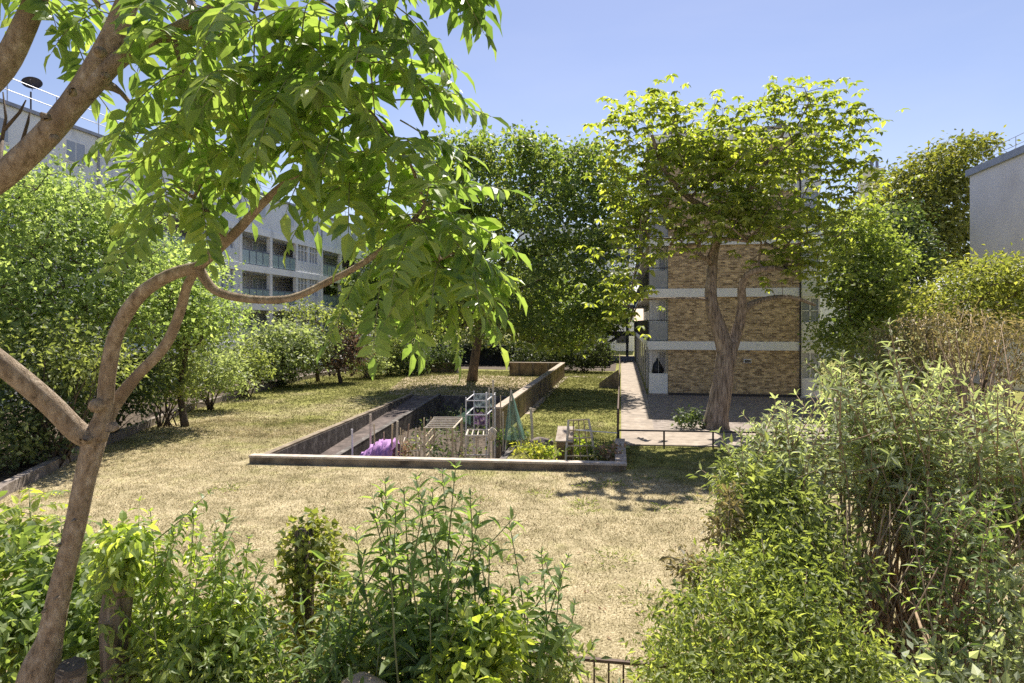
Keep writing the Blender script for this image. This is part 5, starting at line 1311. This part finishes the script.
# ivy clad post
q = gb(304, 5.9); tq = P(304, 528, 5.9)
T_ = thing('ivy_post', q, 'ivy covered post standing in the left middle foreground', 'post')
mb = MB(); mb.tube([q - [0, 0, .03], tq], [.10, .085], 12, .03); mb.build('post', M['bark3'], T_, True)
lv = Leaves(); cs = []
for k in range(260):
    f = R.random(); a = R.random() * 6.283; z = tq[2] * (1.0 - .62 * f ** 1.1) + .07 * R.standard_normal(); rr = .08 + .38 * f ** .8 * R.random() ** .5 + .05 * R.random()
    cs.append((q[0] + .05 + rr * math.cos(a) + .12 * f, q[1] + rr * math.sin(a), z))
clump_leaves(lv, np.array(cs), 9, .055, .06, .85, 1, .4, T_LOBE); lv.build('ivy', L['ivy'], T_)

# right-hand silvery buddleia thicket: several individual shrubs
def fan(px0, px1, top, t0, t1, n, jit=18):
    out = []
    for i in range(n):
        px = px0 + (px1 - px0) * R.random(); t = t0 + (t1 - t0) * R.random()
        e = np.interp(px, [700, 730, 780, 830, 880, 930, 980, 1030, 1100], top)
        py = e + abs(R.standard_normal()) * jit * 2.2
        out.append(P(px, py, t))
    return out
TOP = [470, 425, 385, 352, 345, 352, 362, 372, 380]
stemmed('buddleia_shrub', 'large silvery leaved shrub with many brown stems at right', gb(895, 7.8), fan(815, 965, TOP, 7.0, 8.8, 64, 26), M['brownstem'], L['bud'], .165, .25, .09, .55, r=.017, bow=.3, side=3, spread=.45)
stemmed('buddleia_shrub', 'silvery leaved shrub cut by the right edge of the photo', gb(1010, 7.4), fan(950, 1075, [470, 425, 385, 352, 345, 380, 378, 385, 395], 6.4, 8.2, 52, 32), M['brownstem'], L['bud'], .165, .25, .09, .50, r=.016, bow=.3, side=3, spread=.5)
stemmed('buddleia_shrub', 'silvery shrub leaning left over the straw lawn', gb(800, 7.6), fan(722, 830, [462, 428, 400, 385, 372, 352, 362, 372, 380], 7.0, 8.6, 55, 26), M['brownstem'], L['bud'], .155, .28, .09, .35, r=.014, bow=.3, side=4, spread=.4)
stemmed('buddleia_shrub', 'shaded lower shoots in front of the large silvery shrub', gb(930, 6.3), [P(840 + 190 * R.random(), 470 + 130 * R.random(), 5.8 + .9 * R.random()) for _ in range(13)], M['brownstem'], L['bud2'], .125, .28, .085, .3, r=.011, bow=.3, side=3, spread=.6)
# bare brown stems
T_ = thing('bare_shrub', gb(880, 6.9), 'tangle of bare brown stems under the large silvery shrub', 'stems')
mb = MB()
for _ in range(170):
    b = gb(790 + 190 * R.random(), 6.4 + 1.6 * R.random()); h = .8 + 1.4 * R.random(); d = np.array([R.standard_normal() * .35, R.standard_normal() * .3, 1]) * h
    m = b + d * .5 + R.standard_normal(3) * .07; mb.tube([b, m, b + d], [.012, .009, .004], 5)
for (a, c, t0, t1) in [((938, 700), (915, 610), 5.4, 6.2), ((960, 720), (925, 628), 5.3, 5.9)]: mb.tube([P(*a, t0), P((a[0] + c[0]) / 2 + 4, (a[1] + c[1]) / 2, (t0 + t1) / 2), P(*c, t1)], [.022, .018, .012], 6)
mb.build('stem', M['brownstem'], T_, True)
lv = Leaves(); cc = np.array([gb(780 + 220 * R.random(), 6.4 + 1.8 * R.random(), .1 + 1.3 * R.random()) for _ in range(160)]); clump_leaves(lv, cc, 5, .12, .08, .4, 1, .8); lv.build('dry_foliage', L['brown'], T_)
# evergreen mound
make_bush('jasmine_shrub', 'dense small leaved yellow green shrub at the bottom right of the lawn', gb(750, 5.6), [(750, 640, 80, 60, 5.6, .7), (700, 640, 50, 50, 5.5, .5), (790, 600, 60, 60, 6.0, .6), (740, 590, 50, 40, 6.0, .5), (820, 650, 60, 50, 5.4, .5), (680, 670, 40, 30, 5.2, .4), (770, 560, 40, 40, 6.4, .5), (850, 690, 60, 40, 5.0, .4), (720, 700, 90, 40, 5.0, .5)],
          1300, 13, .062, L['jas'], M['brownstem'], .075, .42, n_stems=80, stem_r=.007, shell=.72, tmpl=T_DIAMOND)
make_bush('leafy_shrub', 'mixed green shrub between the yellow green mound and the silvery thicket', gb(800, 6.8), [(770, 520, 44, 44, 6.9, .6), (745, 490, 24, 34, 7.2, .4), (820, 560, 40, 40, 6.6, .5)], 460, 11, .085, L['mid'], M['brownstem'], .10, .4, n_stems=40, stem_r=.008)
make_bush('dry_plant', 'small olive brown plant at the left edge of the mixed green shrub', gb(722, 6.6), [(726, 515, 13, 30, 6.7, .2), (690, 570, 18, 12, 6.2, .2)], 70, 8, .07, L['olive'], M['brownstem'], .06, .45, n_stems=14, stem_r=.005, cat='plant')
make_bush('low_shrub', 'dark leafy growth in the bottom right corner', gb(980, 5.2), [(1000, 655, 40, 36, 5.6, .4), (1025, 600, 28, 36, 5.9, .4), (930, 690, 60, 26, 5.2, .4)], 240, 8, .09, L['bud'], M['brownstem'], .09, .5, tmpl=T_DIAMOND, n_stems=40, stem_r=.007)

# ================================================================== CAMERA, LIGHT, SKY
cam = bpy.data.cameras.new('camera'); co = bpy.data.objects.new('camera', cam); COL.objects.link(co)
co.location = (0, 0, HC); co.rotation_euler = (math.radians(90), 0, TH)
cam.sensor_width = 36; cam.lens = F / 1024 * 36; cam.shift_x = 0; cam.shift_y = -(341.5 - 322) / 1024
cam.clip_start = .05; cam.clip_end = 2000
scene.camera = co
SUN_AZ, SUN_EL = math.radians(2), math.radians(57)     # azimuth from +Y towards +X
d = Vector((math.sin(SUN_AZ) * math.cos(SUN_EL), math.cos(SUN_AZ) * math.cos(SUN_EL), math.sin(SUN_EL)))
sl = bpy.data.lights.new('sun', 'SUN'); sl.energy = 4.0; sl.angle = math.radians(0.5); sl.color = (1, .93, .83)
so = bpy.data.objects.new('sun', sl); COL.objects.link(so); so.rotation_euler = (-d).to_track_quat('-Z', 'Y').to_euler()
w = bpy.data.worlds.new('World'); scene.world = w; w.use_nodes = True
nt = w.node_tree; bgn = nt.nodes['Background']
sky = nt.nodes.new('ShaderNodeTexSky'); sky.sky_type = 'NISHITA'; sky.sun_disc = False
sky.sun_elevation = SUN_EL; sky.sun_rotation = SUN_AZ; sky.air_density = 1.0; sky.dust_density = 0.3; sky.ozone_density = 3.0
tint = nt.nodes.new('ShaderNodeMix'); tint.data_type = 'RGBA'; tint.blend_type = 'MULTIPLY'; tint.inputs[0].default_value = 1; tint.inputs[7].default_value = (.93, .77, .76, 1)
nt.links.new(sky.outputs[0], tint.inputs[6]); tcw = nt.nodes.new('ShaderNodeTexCoord'); mpw = nt.nodes.new('ShaderNodeMapping'); mpw.inputs['Scale'].default_value = (1.2, 1.2, 3.0)
cn = nt.nodes.new('ShaderNodeTexNoise'); cn.inputs['Scale'].default_value = 1.6; cn.inputs['Detail'].default_value = 7; cn.inputs['Roughness'].default_value = .55; cn.inputs['Distortion'].default_value = .5
nt.links.new(tcw.outputs['Generated'], mpw.inputs[0]); nt.links.new(mpw.outputs[0], cn.inputs['Vector'])
cr = nt.nodes.new('ShaderNodeMapRange'); cr.inputs['From Min'].default_value = .45; cr.inputs['From Max'].default_value = .8; cr.inputs['To Max'].default_value = .16
nt.links.new(cn.outputs['Fac'], cr.inputs['Value'])
cm = nt.nodes.new('ShaderNodeMix'); cm.data_type = 'RGBA'; nt.links.new(cr.outputs[0], cm.inputs[0]); nt.links.new(tint.outputs[2], cm.inputs[6]); cm.inputs[7].default_value = (4.6, 4.8, 5.6, 1)
nt.links.new(cm.outputs[2], bgn.inputs[0]); bgn.inputs[1].default_value = 0.084
vs = scene.view_settings; vs.view_transform = 'Standard'; vs.look = 'None'; vs.exposure = 1.2; vs.gamma = 1
c = scene.cycles
c.max_bounces = 6; c.diffuse_bounces = 3; c.glossy_bounces = 2; c.transmission_bounces = 4; c.transparent_max_bounces = 8
c.use_denoising = False
